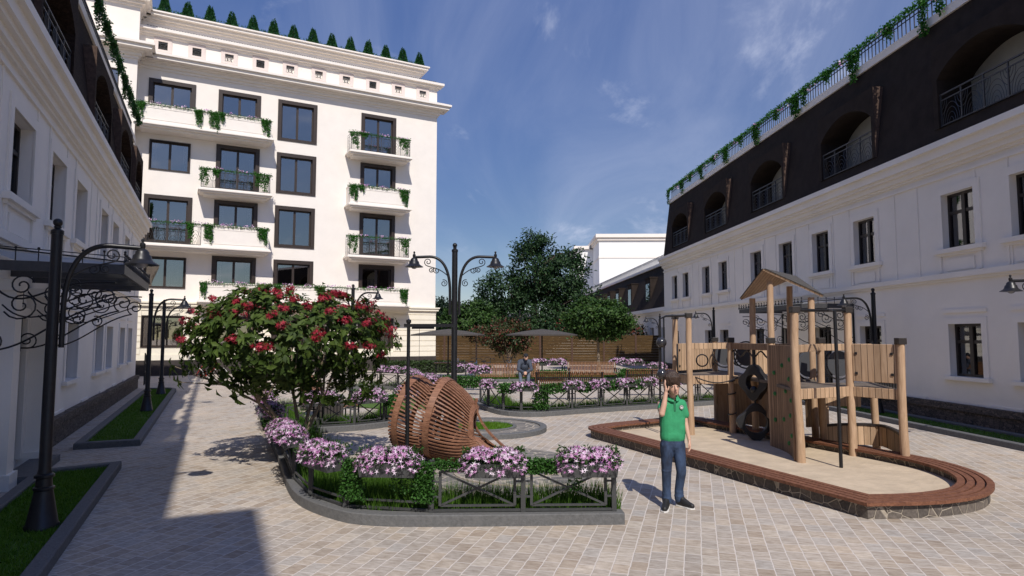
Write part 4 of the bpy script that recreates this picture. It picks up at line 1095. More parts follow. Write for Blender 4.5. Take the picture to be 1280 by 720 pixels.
creeper([(.1, 6.99), (.5, 6.98)], .69, .15, 1500, 'green creeper on the top rail between the two right boxes')
creeper([(-1.3, 7.02), (-1.1, 7.0), (-.95, 7.0)], .52, .2, 260, 'sparse creeper below the box on the curved front fence')
creeper([(.62, 7.03), (.75, 7.04)], .55, .22, 160, 'sparse creeper strands under the rightmost box')
creeper([(-4.75, 12.6), (-4.2, 11.4)], .68, .4, 1500, 'creeper on the left bed edge behind the flower mound', .1, .05)
creeper([(-2.75, 14.2), (-2.55, 14.5)], .7, .25, 900, 'creeper beside the shell on the second fence', .08, .05)
for a, b, lb in [((.75, 16.1), (1.3, 16.35), 'creeper on the long fence right of the seated man'), ((1.75, 16.62), (2.05, 16.78), 'creeper between the first and second long fence boxes'), ((2.45, 17.0), (2.85, 17.2), 'creeper between the second and third long fence boxes'),
                 ((3.2, 17.38), (3.55, 17.56), 'creeper between the third and fourth long fence boxes'), ((-.3, 16.45), (.0, 16.15), 'creeper between the two left boxes of the bench fence')]:
    creeper([a, b], .8, .22, 500, lb, .1, .06)
creeper([(.55, 16.2), (.9, 16.2)], .68, .5, 900, 'pale creeper screen below the seated man', .06, .05)
creeper([(-2.4, 22.6), (-1.1, 21.9)], .62, .35, 1500, 'green creeper mass right of the tall lamp', .15, .07)
creeper([(.8, 25.9), (2.2, 26.2)], .62, .3, 1300, 'green creeper strip behind the back facing bench', .15, .08)
creeper([(4.4, 26.2), (5.6, 26.6)], .65, .3, 1300, 'green creeper strip right of the right hand slatted bench', .15, .08)

# ------------------------------------------------------------------ paved circles
circm = stone_mat('circle_paving', (.20, .185, .165), (.13, .12, .11), (.40, .35, .28), 4.0, (1, 1, 1), .5, .05)
def disc(name, c, r0, r1, z, m, kind='structure', n=64):
    mb = MB()
    if r0 == 0: mb.add([(c[0]+r1*math.cos(2*PI*i/n), c[1]+r1*math.sin(2*PI*i/n), z) for i in range(n)], [tuple(range(n))])
    else:
        for i in range(n):
            a, b = 2*PI*i/n, 2*PI*(i+1)/n
            mb.quad((c[0]+r0*math.cos(a), c[1]+r0*math.sin(a), z), (c[0]+r1*math.cos(a), c[1]+r1*math.sin(a), z), (c[0]+r1*math.cos(b), c[1]+r1*math.sin(b), z), (c[0]+r0*math.cos(b), c[1]+r0*math.sin(b), z))
    return tag(mb.build(name, m, fix=False), kind=kind)
CC = (-.6, 13.85)
ring = [(CC[0]+1.34*math.cos(2*PI*i/64), CC[1]+1.34*math.sin(2*PI*i/64)) for i in range(64)]
kerb(ring, .14, .1, True); disc('paved_circle', CC, .6, 1.2, .07, circm); kerb([(CC[0]+.7*math.cos(2*PI*i/48), CC[1]+.7*math.sin(2*PI*i/48)) for i in range(48)], .08, .1, True)
disc('lawn', CC, 0, .62, .075, lawnm)
a = rng.uniform(0, 6.28, 3500); q = .6*np.sqrt(rng.uniform(0, 1, 3500)); grass('grass', np.stack([CC[0]+q*np.cos(a), CC[1]+q*np.sin(a), np.full(3500, .075)], 1), .05, .006, lawnleaf, .4)
disc('paved_circle', (-.75, 9.9), 0, 1.95, .008, circm)
def swirl(c, r0, r1, a0, a1, z=.012):      # raised dark brick lines in the circle
    mb = MB(); P = [(c[0] + (r0+(r1-r0)*i/20)*math.cos(a0+(a1-a0)*i/20), c[1] + (r0+(r1-r0)*i/20)*math.sin(a0+(a1-a0)*i/20)) for i in range(21)]
    mb.strip(P, [(-.025, .0), (-.025, z+.012), (.025, z+.012), (.025, .0)]); return mb
mb = MB()
for k in range(10):
    s = swirl((-.75, 9.9), .25, 1.9, k*.628, k*.628+1.25); mb.add(s.v, s.f)
tag(mb.build('paving_inlay', M('pale_inlay', (.36, .31, .25), .8, noise=(12, .2))), kind='structure')
disc('lawn', (-2.9, 19.6), 0, 2.0, .02, lawnm)

# ------------------------------------------------------------------ spiral wooden shell
shellw = wood_mat('shell_wood', (.29, .145, .088), (.15, .068, .04), .1, 'x', (1.2, 16, 16), gap=False, rough=.5)
def shell(parent, sc, M4, full=False):
    Rm = .64
    def tend(th):         # th 0 top, 90 deg towards the viewer
        if full: return .5
        c = math.cos(th); q = math.sin(th)
        return .50*max(c, 0)**2 + 1.0*max(-c, 0)**1.5 + (.59 if q > 0 else .38)*q*q
    def rad(th, t):
        c = math.cos(th); u = max(t, 0)
        dome = Rm*math.sqrt(max(.10, 1-(u/.70)**2)); bot = Rm - .36*max(0, (u-.40)/.60)**1.8; w_ = max(0, -c)**1.2
        return dome*(1-w_) + bot*w_
    def pt(th, t, dr=0):
        c = math.cos(th); r = rad(th, t) + dr
        return M4 @ Vector((t*1.14, -r*math.sin(th), r*c - .33*max(t, 0)*(.55+.45*c)))
    mb = MB(); N = 58
    for i in range(N):
        th = 2*PI*i/N; te = tend(th); w = .0165
        K = 12; rows = []
        for k in range(K+1):
            t = -.07 + (te+.07)*k/K; dth = w/max(.3, rad(th, t))*.75
            rows.append([pt(th-dth, t), pt(th+dth, t), pt(th+dth, t, -.05), pt(th-dth, t, -.05)])
        vs = [v for r_ in rows for v in r_]; fs = []
        for k in range(K):
            for q in range(4): fs.append((k*4+q, k*4+(q+1) % 4, k*4+4+(q+1) % 4, k*4+4+q))
        fs += [(0, 1, 2, 3), (K*4+3, K*4+2, K*4+1, K*4)]
        mb.add(vs, fs)
    s = mb.build('slats', shellw, parent)
    mb = MB()     # rim hoop: flat band
    def hoop(mb, t0, t1, dr0, dr1, f=None):
        n = 72; vs = []; fs = []
        for i in range(n):
            th = 2*PI*i/n
            a, b = (t0, t1) if f is None else (f(th)-t0, f(th)+t1)
            for t, dr in ((a, dr0), (b, dr0), (b, dr1), (a, dr1)):
                vs.append(pt(th, t, dr))
        for i in range(n):
            j = (i+1) % n
            for q in range(4): fs.append((i*4+q, i*4+(q+1) % 4, j*4+(q+1) % 4, j*4+q))
        mb.add(vs, fs)
    hoop(mb, -.012, .075, .018, -.004); mb.build('rim', shellw, parent)
    mb = MB(); hoop(mb, .03, .025, .012, -.06, tend); mb.build('opening_edge', shellw, parent)
    mb = MB(); hoop(mb, .22, .26, -.056, -.12); mb.build('inner_hoop', shellw, parent)
    if not full:
        a, b = pt(0, .49), pt(PI, .99)
        q = MB(); P = bez(tuple(a + Vector((.02, .0, .12))), tuple(a + Vector((-.02, .08, -.22))), tuple(b + Vector((-.2, .12, .25))), tuple(b + Vector((.09, .02, .03))), 18)
        for u, v in zip(P, P[1:]): q.bar(u, v, .05, .03)
        q.build('strut', shellw, parent)
t = thing('spiral_shell', 'brown slatted wooden spiral shell to climb in, lying on the round paving', 'play sculpture', (-.9, 10.35, 0))
MA = Matrix.Translation((-1.17, 10.5, .69)) @ Matrix.Rotation(R(-15), 4, 'Z') @ Matrix.Rotation(R(10), 4, 'Y')
MBk = Matrix.Translation((-1.70, 11.05, .69)) @ Matrix.Rotation(R(-20), 4, 'Z') @ Matrix.Rotation(R(10), 4, 'Y')
shell(t, 1, MA); shell(t, 1, MBk, True); rel(t)

# slim gallows post in front of the shell
t = thing('post_with_arm', 'slim black post with a short side arm and thin wire, in front of the shell', 'post', (-1.62, 10.05, 0))
mb = MB(); mb.lathe([(.07, 0), (.07, .02), (.03, .03), (.027, 2.2), (.04, 2.21), (.04, 2.25), (.0, 2.27)], 12); mb.build('pole', iron, t, smooth=True)
mb = MB(); mb.box(-.07, .72, -.025, .025, 2.14, 2.19); mb.box(.05, .4, -.012, .012, 2.11, 2.14); mb.build('arm', iron, t)
mb = MB(); mb.tube([(.17, 0, 2.14), (.17, 0, 1.25)], .003, 5); mb.build('wire', iron, t)

# ------------------------------------------------------------------ sandbox
SF = [(3.88, 7.15), (3.2, 8.8), (2.5, 10.5), (1.95, 11.85), (1.62, 12.6)]
SB = [(1.55, 12.95), (1.68, 13.22), (2.1, 13.6), (2.8, 14.05), (3.5, 14.5), (3.85, 14.65), (4.1, 14.55), (4.3, 14.2), (4.8, 13.05), (5.5, 11.4), (6.05, 10.15), (6.25, 9.4), (6.2, 8.7), (5.95, 8.1), (5.5, 7.6), (5.0, 7.33), (4.5, 7.2), (3.88, 7.15)]
S_path = [SF[0]] + resample(catmull(SF[1:] + SB, 10), .1)
S_path = [p for p in S_path[:-1] if (Vector(p)-Vector(SF[0])).length > .43]; S_path.insert(0, SF[0])
mb = MB(); mb.strip(S_path, [(-.02, 0), (-.02, .15), (-.3, .15), (-.3, 0)], closed=True)
sbx = thing('sandbox_border', 'low stone sandbox border with brown plank seat on top', 'sandbox', (3.88, 7.15, 0))
mb.build('stone_border', sandstone_wall, sbx)
capw = wood_mat('plank_cap', (.225, .10, .058), (.12, .05, .03), .1, 'x', (9, 9, 9), gap=False, rough=.6)
for k in range(4):
    mb = MB(); o0 = .03 - k*.1; mb.strip(S_path, [(o0, .15), (o0, .187), (o0-.08, .187), (o0-.08, .15)], closed=True); mb.build('seat_plank', capw, sbx)
rel(sbx)
sandm = M('sand', (.50, .405, .295), .95, noise=(3, .12), bump=(6, 1.0), spec=.1)
sh = sheet('sand', offset(S_path, -.2), .065, sandm)
bm = bmesh.new(); bm.from_mesh(sh.data)
bm.free()
# ------------------------------------------------------------------ play structure
pw = wood_mat('play_post_wood', (.50, .345, .225), (.36, .235, .145), .1, 'x', (9, 9, 1.2), gap=False)
pan = wood_mat('play_panel_wood', (.54, .375, .245), (.41, .27, .165), .1, 'x', (9, 9, .9))
pany = wood_mat('play_panel_wood_side', (.50, .325, .195), (.36, .215, .12), .1, 'y', (9, 9, .9))
wallw = wood_mat('climbing_board', (.33, .215, .135), (.20, .125, .08), .085, 'y', (9, 9, .8))
deckm = M('deck_grey', (.13, .105, .085), .8, noise=(8, .3))
blackp = M('black_play_plastic', (.02, .02, .022), .4, spec=.5)
discm = M('grey_disc', (.07, .072, .078), .3, spec=.5)
capm = M('post_cap', (.022, .017, .015), .5)
holdm = M('green_hold', (.015, .15, .03), .5)
PSO = (4.6, 11.8)
ps = thing('play_structure', 'wooden climbing structure with folded roof, climbing wall, rings and black pole on the sand', 'play structure', (*PSO, 0))
posts = dict(A=(3.52, 12.76, 2.43), A0=(3.48, 13.7, 2.43), B=(4.41, 12.97, 1.94), C=(4.66, 14.75, 1.94), D=(4.42, 10.0, 2.43), E=(5.53, 10.55, 2.45), Fr=(5.98, 9.9, 1.94),
             G1=(5.5, 11.46, 1.94), H=(6.5, 11.6, 1.62), I=(4.63, 11.5, 1.94), N=(4.78, 11.82, 3.08), Lp=(4.75, 12.65, 2.80), Fp=(5.6, 12.9, 3.06), Rp=(5.6, 11.98, 2.78))
for k, (x, y, h) in posts.items():
    mb = MB(); r = .06
    bow = .025 if k in 'D' else .008
    pts = [(x + bow*math.sin(i/6*5+len(k)), y + .4*bow*math.sin(i/6*4), -.02 + (h-.04)*i/6) for i in range(7)]
    mb.tube(pts, [r*1.12, r*1.05, r, r, r, r*.98, r*.96], 14)
    p = mb.build('post', pw, ps, smooth=True)
    if k not in ('N', 'Lp', 'Fp', 'Rp'):
        q = MB(); q.box(pts[-1][0]-.064, pts[-1][0]+.064, pts[-1][1]-.064, pts[-1][1]+.064, h-.07, h+.03); q.build('cap', capm, p, bevel=.006)
W2 = lambda k: posts[k][:2]
def plate(a, b, z0, z1, t, name, mat, off=0, trim=.06):
    """upright board between two plan points, built along its own x axis"""
    A = Vector(a); B = Vector(b); d = (B-A); L = d.length; rz = math.atan2(d.y, d.x)
    mb = MB(); mb.box(trim, L-trim, -t/2+off, t/2+off, z0, z1)
    o = mb.build(name, mat, ps, bevel=.006); o.location = (A.x, A.y, 0); o.rotation_euler[2] = rz; return o
def bolts(o, L, zs):
    for x in (.12, L-.12):
        for z in zs: mb = MB(); mb.box(x-.02, x+.02, -.03, .0, z-.02, z+.02); mb.build('bolt', blackp, o)
def deck(poly, z, t=.05):
    mb = MB(); mb.prism(poly, z-t, z); mb.build('deck', deckm, ps)
deck([W2('A'), W2('B'), (4.75, 12.9), (4.75, 12.7), (5.0, 14.2), W2('C'), W2('A0')], 1.2)
deck([W2('I'), (5.6, 11.9), W2('Fp'), (4.75, 12.72), (4.42, 12.95)], 1.2)
deck([W2('D'), W2('E'), W2('Fr'), W2('H'), W2('G1'), (5.6, 11.9), W2('I')], 1.17)
plate(W2('A'), W2('B'), 1.05, 1.215, .04, 'fascia_board', pan); plate(W2('B'), (4.75, 12.72), 1.05, 1.215, .04, 'fascia_board', pan, 0, .03); plate((4.72, 12.6), W2('Rp'), 1.05, 1.21, .04, 'fascia_board', pan)
plate(W2('D'), W2('E'), 1.02, 1.18, .04, 'fascia_board', pan); plate(W2('E'), W2('Fr'), 1.02, 1.18, .04, 'fascia_board', pan)
plate(W2('A0'), W2('A'), 1.05, 1.21, .04, 'fascia_board', pan)
o = plate(W2('A0'), W2('C'), 1.26, 1.84, .04, 'guard_panel', pan); bolts(o, .0 + (Vector(W2('C'))-Vector(W2('A0'))).length, (1.36, 1.7))
o = plate(W2('E'), W2('Fr'), 1.27, 1.87, .04, 'guard_panel', pan); bolts(o, (Vector(W2('Fr'))-Vector(W2('E'))).length, (1.4, 1.72))
plate(W2('Lp'), W2('Fp'), 1.25, 1.85, .04, 'guard_panel', pan)
# top rails
for a, b in [('A', 'B'), ('B', 'I'), ('D', 'G1'), ('G1', 'H'), ('C', 'Lp')]:
    plate(W2(a), W2(b), 1.74, 1.86, .05, 'top_rail', pan if a != 'B' else wallw, 0, .02)  # rail from B to I takes a darker wood: its shade put into the colour
mb = MB()
for i in range(12):
    f = i/11; x = 5.98 + (6.5-5.98)*f; y = 9.9+(11.6-9.9)*f
    mb.box(x-.015, x+.015, y-.015, y+.015, 1.17, 1.42)
mb.build('short_railing', blackp, ps)
plate(W2('Fr'), W2('H'), 1.4, 1.45, .05, 'top_rail', capm)
# panels under the decks
plate((4.62, 14.7), (5.3, 14.35), .06, 1.1, .05, 'under_panel', pany); plate((5.0, 13.05), (5.58, 12.95), .5, 1.1, .05, 'under_panel', pan)
plate((5.45, 12.1), (6.05, 12.3), .3, 1.05, .05, 'under_panel', pan); plate((5.6, 11.95), (6.4, 11.75), .72, 1.05, .05, 'under_panel', pan)
plate(W2('I'), (4.95, 12.9), .5, 1.1, .05, 'under_panel', wallw)
plate((4.8, 14.5), (5.35, 13.4), .1, 1.1, .05, 'under_panel', wallw)
# low curved side of the slide
Bz = bez((5.5, 11.46), (6.0, 11.75), (6.5, 11.7), (6.55, 11.45), 6) + bez((6.55, 11.45), (6.5, 11.0), (6.3, 10.4), (5.98, 9.95), 8)[1:]
mb = MB(); mb.strip(Bz, [(-.02, .06), (-.02, .40), (.02, .40), (.02, .06)]); mb.build('low_side_panel', pan, ps)
mb = MB(); mb.strip(Bz, [(-.035, .4), (-.035, .44), (.035, .44), (.035, .4)]); mb.build('low_side_cap', capm, ps)
# roof: a square folded along the diagonal
mb = MB()
Np, Fq, Lq, Rq = (4.58, 11.58, 3.18), (5.78, 13.02, 3.18), (4.60, 12.82, 2.72), (5.76, 11.86, 2.72)
for P1, P2, P3 in [(Np, Fq, Lq), (Np, Rq, Fq)]:
    a, b, c = map(Vector, (P1, P2, P3)); n = (b-a).cross(c-a).normalized()
    if n.z < 0: n = -n
    mb.add([a, b, c, a+n*.035, b+n*.035, c+n*.035], [(0, 1, 2), (3, 5, 4), (0, 3, 4, 1), (1, 4, 5, 2), (2, 5, 3, 0)])
mb.build('roof', pan, ps)
mb = MB()
for P1, P2, P3 in [(Np, Fq, Lq), (Np, Rq, Fq)]:
    a, b, c = map(Vector, (P1, P2, P3)); n = (b-a).cross(c-a).normalized()
    if n.z < 0: n = -n
    ctr = (a+b+c)/3; a, b, c = [ctr + (v-ctr)*1.02 for v in (a, b, c)]
    mb.add([a+n*.037, b+n*.037, c+n*.037, a+n*.05, b+n*.05, c+n*.05], [(0, 1, 2), (3, 5, 4), (0, 3, 4, 1), (1, 4, 5, 2), (2, 5, 3, 0)])
mb.build('roof_covering', M('roof_felt', (.06, .055, .05), .85, noise=(20, .3)), ps)
# climbing wall between D and I, slightly hollow
mb = MB(); N = 10; a = Vector((4.40, 10.08)); b = Vector((4.60, 11.46)); pts = [tuple(a + (b-a)*i/N + Vector((-.10*math.sin(PI*i/N)*-1, 0))) for i in range(N+1)]
mb.strip(pts, [(-.03, .05), (-.03, 1.84), (.03, 1.84), (.03, .05)]); cw = mb.build('climbing_wall', wallw, ps)
mb = None
for f, z in [(.2, 1.62), (.62, 1.5), (.3, 1.3), (.86, 1.36), (.5, 1.08), (.12, .98), (.85, 1.0), (.25, .72), (.6, .6), (.15, .42), (.86, .55), (.4, .25)]:
    p = a + (b-a)*f; x = p.x + .10*math.sin(PI*f) - .035
    q = MB(); q.ball((x, p.y, z), .05, 8, sc=(.6, 1.0, .8)); q.build('climbing_hold', holdm, cw, smooth=True)
# hanging rings
def ring(name, c, rz, ro, ri, th, sq=1.0, parent=ps):
    mb = MB(); n = 40; vs = []; fs = []
    for i in range(n):
        t = 2*PI*i/n; k = 1 + .13*math.cos(4*t)*sq
        for r, y in ((ro*k, -th/2), (ro*k, th/2), (ri, th/2), (ri, -th/2)):
            x = r*math.cos(t); z = r*math.sin(t)
            vs.append((c[0] + x*math.cos(rz) - y*math.sin(rz), c[1] + x*math.sin(rz) + y*math.cos(rz), c[2] + z))
    for i in range(n):
        j = (i+1) % n
        for q in range(4): fs.append((i*4+q, i*4+(q+1) % 4, j*4+(q+1) % 4, j*4+q))
    mb.add(vs, fs); return mb.build(name, blackp, parent, bevel=.012)
RXY = (4.55, 12.1)
ring('hanging_ring', (*RXY, .40), R(-8), .31, .20, .12); ring('hanging_ring', (*RXY, 1.13), R(-62), .30, .15, .14)
mb = MB(); mb.tube([(*RXY, 1.78), (*RXY, 1.43)], .035, 8); mb.tube([(*RXY, .83), (*RXY, .70)], .02, 8); mb.tube([(*RXY, .05), (*RXY, .1)], .015, 6)
mb.ball((RXY[0]-.03, RXY[1]-.03, 1.0), .07, 12); mb.build('ring_joint', blackp, ps, smooth=True)
# discs between the posts
def pdisc(x, y, z, rz, r=.23):
    mb = MB()
    c, s = math.cos(rz), math.sin(rz); n = 28
    vs = [(x + r*math.cos(2*PI*i/n)*c + s*yy, y + r*math.cos(2*PI*i/n)*s - c*yy, z + r*math.sin(2*PI*i/n)) for yy in (-.012, .012) for i in range(n)]
    mb.add(vs, [tuple(range(n)), tuple(range(n, 2*n))[::-1]] + [(i, (i+1) % n, n+(i+1) % n, n+i) for i in range(n)])
    d = mb.build('play_disc', discm, ps)
    mb = MB(); mb.tube([(x + (r+.05)*math.cos(2*PI*i/n)*c, y + (r+.05)*math.cos(2*PI*i/n)*s, z + (r+.05)*math.sin(2*PI*i/n)) for i in range(n)], .016, 6, closed=True); mb.build('disc_hoop', blackp, d, smooth=True)
for x, y, z, a in [(3.42, 13.3, 1.55, 75), (3.58, 13.0, 1.55, 70), (4.78, 14.45, 1.58, 5), (4.95, 13.6, 1.6, 10), (5.72, 12.6, 1.55, 40), (5.92, 11.66, 1.5, 8), (5.52, 11.98, 1.47, 12)]: pdisc(x, y, z, R(a))
for x, y, z in [(3.9, 13.2, 1.5), (4.95, 14.4, 1.5), (4.78, 13.6, 1.5), (5.2, 12.95, 1.55)]:
    mb = MB(); mb.tube([(x+.12*math.cos(2*PI*i/20), y, z+.12*math.sin(2*PI*i/20)) for i in range(20)], .014, 6, closed=True); mb.build('play_hoop', blackp, ps, smooth=True)
# wavy rope from B to I, wrapped ropes on B
mb = MB(); mb.tube([(4.41+(4.63-4.41)*i/20+.02, 12.97+(11.5-12.97)*i/20, 1.66 + .06*math.sin(i*.95)) for i in range(21)], .016, 6)
mb.build('rope', blackp, ps, smooth=True); mb = MB()
for z in (.45, .85, 1.1): mb = MB(); mb.tube([(4.415+.078*math.cos(2*PI*i/12), 12.975+.078*math.sin(2*PI*i/12), z+.02*math.cos(2*PI*i/12)) for i in range(12)], .012, 6, closed=True); mb.build('rope', blackp, ps, smooth=True)
mb = MB(); mb.tube([(3.6, 12.8, 1.2)] + [(3.6+.9*i/10, 12.72, 1.2-.03*math.sin(i/10*PI)*4) for i in range(1, 11)], .012, 6)
mb.build('rope', blackp, ps, smooth=True)
# fireman pole with its bar
mb = MB(); mb.tube([(4.42, 10.0, 2.40), (5.53, 10.55, 2.42)], .024, 8); mb.tube([(5.13, 10.35, 2.41), (5.0, 10.0, 2.40), (4.87, 9.66, 2.37)], .02, 8); mb.tube([(4.85, 9.6, 0), (4.85, 9.61, 1.2), (4.87, 9.66, 2.38)], .026, 10); mb.build('climbing_pole', iron, ps, smooth=True)
# bar with the two play balls at the far left
mb = MB(); mb.tube([(3.52, 12.76, 2.41), (3.1, 12.9, 2.40), (2.98, 12.93, 2.34), (2.96, 12.94, .2)], .022, 8); mb.tube([(3.06, 12.92, 2.39), (3.05, 12.92, .2)], .016, 6); mb.tube([(3.52, 12.76, 2.41), (3.48, 13.7, 2.41)], .02, 6); mb.build('ball_frame', iron, ps, smooth=True)
for z in (1.87, 1.24):
    mb = MB(); mb.ball((3.0, 12.9, z), .105, 18); mb.build('play_ball', M('black_ball', (.03, .03, .035), .15, spec=.7) if 'black_ball' not in bpy.data.materials else bpy.data.materials['black_ball'], ps, smooth=True)
rel(ps)

# ------------------------------------------------------------------ benches
slatm = wood_mat('bench_slats', (.24, .115, .052), (.11, .05, .022), .1, 'x', (10, 10, 10), gap=False)
def bench(L, label, loc, rz):
    t = thing('park_bench', label, 'bench', loc, rz, 'slatted park benches')
    mb = MB(); prof = [(.0, .40), (.03, .45), (.12, .455), (.30, .425), (.42, .42), (.50, .55), (.58, .74), (.63, .88), (.67, .9)]
    n = int(L/.062)
    for i in range(n):
        x = -L/2 + .03 + (L-.06)*i/(n-1)
        P = [Vector((x, y, z)) for y, z in prof]
        for a, b in zip(P, P[1:]): mb.bar(a, b, .036, .03)
    mb.build('slats', slatm, t)
    for x in (-L/2+.06, 0, L/2-.06):
        q = MB(); q.tube([(x, .02, .0), (x, .2, .38), (x, .46, .40), (x, .66, .88)], .028, 6); q.tube([(x, .62, 0), (x, .42, .36)], .028, 6); q.tube([(x, .05, .15), (x, .55, .15)], .018, 6)
        q.build('leg', iron, t)
        if x: q = MB(); q.tube([(x, .1, .42), (x, .06, .62), (x, .3, .66), (x, .56, .66)], .022, 6); q.build('armrest', iron, t)
    mb = MB(); mb.box(-L/2+.05, L/2-.05, .2, .24, .385, .41); mb.box(-L/2+.05, L/2-.05, .575, .61, .70, .73); mb.build('cross_bar', iron, t)
    return t
bench(2.45, 'slatted bench facing the viewer with the seated man at its right end', (-.12, 25.2, 0), 0)
bench(2.15, 'slatted bench seen from behind, in the middle in front of the seated man', (1.78, 20.6, 0), PI)
bench(2.05, 'slatted bench facing the viewer, right of the middle', (3.36, 26.6, 0), 0)
bench(1.75, 'slatted bench seen from behind, beside the boy', (4.65, 22.0, 0), PI)

# ------------------------------------------------------------------ trees
def crown_points(c, rad, nclump, per, sig, shell=.55, flat=0):
    d = rand_dirs(nclump); u = rng.uniform(0, 1, nclump)**.4*(1-shell)+shell*rng.uniform(.6, 1, nclump)
    C = d*u[:, None]*np.array(rad)
    if flat: C[:, 2] = np.maximum(C[:, 2], -rad[2]*flat)
    C += np.array(c)
    P = np.repeat(C, per, 0) + rng.normal(0, sig, (nclump*per, 3))*[1, 1, .8]
    O = unit(P - np.array(c))
    return C, P, O
def limbs(mb, base, C, n, r0, fork, seed=0):
    g = np.random.default_rng(seed); idx = g.choice(len(C), n, replace=False)
    for i in idx:
        e = Vector(C[i]); f = Vector(fork) + Vector(g.normal(0, .06, 3)); mid = f.lerp(e, .5) + Vector((0, 0, .12*(e-f).length))
        mb.tube([f, f.lerp(mid, .5), mid, e], [r0, r0*.7, r0*.45, r0*.12], 6)
barkl = M('light_bark', (.20, .155, .11), .9, noise=(8, .3), bump=(25, .7), stretch=(1, 1, .3))
oak = leafmat('big_tree_leaves', [(.010, .03, .012), (.022, .055, .018), (.05, .10, .03)], .3)
rnd = leafmat('round_tree_leaves', [(.016, .042, .008), (.035, .085, .015), (.07, .13, .028)], .22)
dark = leafmat('dark_tree_leaves', [(.008, .02, .01), (.018, .04, .018)], .15)
redl = leafmat('reddish_leaves', [(.016, .038, .01), (.03, .06, .014), (.07, .045, .02), (.15, .028, .022)], .2)
def tree(name, label, cat, loc, c, rad, nclump, per, sig, lsize, mat, trunk_r, fork_z, nl, bark=None, shell=.55, trunks=1, flat=0, group=None, droop=0):
    t = thing(name, label, cat, loc, 0, group)
    C, P, O = crown_points(c, rad, nclump, per, sig, shell, flat)
    n = len(P); D = O*.7 + rand_dirs(n)*.8; D[:, 2] -= droop
    raw_mesh('crown', *leaf_arrays(P, D, O + rand_dirs(n)*.7 + [0, 0, .5], lsize*rng.uniform(.7, 1.25, n), lsize*.55), mat, t)
    mb = MB()
    for k in range(trunks):
        a = 2*PI*k/max(1, trunks) + .5; off = .0 if trunks == 1 else 1
        top = Vector((c[0] + off*.35*rad[0]*math.cos(a), c[1] + off*.35*rad[1]*math.sin(a), fork_z))
        mb.tube([(off*.08*math.cos(a), off*.08*math.sin(a), -.05), (off*.1*math.cos(a), off*.1*math.sin(a), fork_z*.3), top.lerp(Vector((0, 0, fork_z)), .4), top], [trunk_r*1.3, trunk_r, trunk_r*.8, trunk_r*.6], 8)
        limbs(mb, (0, 0, 0), C, nl//trunks, trunk_r*.55, top, k)
    mb.build('trunk', bark or barkm, t, smooth=True)
    return t
# big tree made of several masses
t = thing('big_tree', 'tall dark green broadleaf tree behind the fence with gaps of sky', 'tree', (1.9, 56, 0))
masses = [((.2, 0, 8.0), (2.3, 2.2, 2.9)), ((-2.6, .5, 5.6), (2.4, 2.2, 2.3)), ((2.6, .3, 7.2), (2.3, 2.0, 2.2)), ((-4.2, 0, 3.9), (1.6, 1.6, 1.7)), ((3.6, 0, 4.8), (2.3, 2.0, 1.9)), ((0, .6, 4.4), (3.2, 2.6, 2.4)), ((-.3, 0, 10.1), (.8, .8, 1.1)), ((3.0, 0, 9.1), (1.3, 1.1, .9)), ((.2, 0, 2.3), (4.6, 2.5, 1.6))]
LP = []; mbt = MB(); mbt.tube([(0, 0, -.1), (.1, 0, 2.0), (0, .1, 4.5), (.2, 0, 8)], [.42, .34, .26, .1], 10)
for k, (c, r_) in enumerate(masses):
    C, P, O = crown_points(c, r_, int(13*r_[0]*r_[2]), 52, .33, .45)
    n = len(P); LP.append(leaf_arrays(P, O*.6 + rand_dirs(n)*.8 - [0, 0, .3], O + rand_dirs(n)*.7 + [0, 0, .4], .30*rng.uniform(.6, 1.3, n), .16))
    limbs(mbt, 0, C, min(9, len(C)), .1, (c[0]*.3, c[1]*.3, max(1.6, c[2]-r_[2]*.9)), k)
raw_mesh('crown', *join_arrays(LP), oak, t); mbt.build('trunk', barkm, t, smooth=True)
tree('round_tree', 'small round crowned tree with pale trunk standing in front of the timber fence', 'tree', (5.05, 37.6, 0), (0, 0, 3.0), (1.95, 1.8, 1.15), 190, 75, .19, .20, rnd, .085, 1.75, 22, barkl, .7, 1, .85)
tree('round_tree', 'bright green round tree behind the left parasol, beside the apartment corner', 'tree', (-3.1, 48, 0), (0, 0, 3.0), (2.1, 1.8, 1.55), 170, 60, .22, .24, rnd, .11, 1.6, 16, None, .7, 1, .9)
tree('dark_tree', 'dark narrow tree right beside the apartment corner', 'tree', (-6.0, 54, 0), (0, 0, 3.3), (1.9, 1.4, 1.75), 90, 60, .3, .26, dark, .12, 1.5, 10, None, .6)
tree('red_leaved_shrub', 'multi stemmed shrub with reddish top leaves in front of the timber fence', 'shrub', (-.25, 36.6, 0), (0, 0, 2.0), (1.65, 1.3, .85), 120, 55, .18, .17, redl, .05, .9, 24, barkl, .6, 3, .9)
tree('red_leaved_shrub', 'small dull red shrub rising over the fence right of the round tree', 'shrub', (8.8, 48, 0), (0, 0, 2.05), (1.2, 1.0, .75), 40, 50, .18, .2, redl, .05, 1.2, 8, None, .5)
tree('young_tree', 'thin young tree with a pale straight stem behind the left bench', 'tree', (-1.75, 31.5, 0), (0, 0, 2.0), (.5, .5, .35), 14, 30, .12, .13, redl, .035, 1.7, 6, barkl, .4)

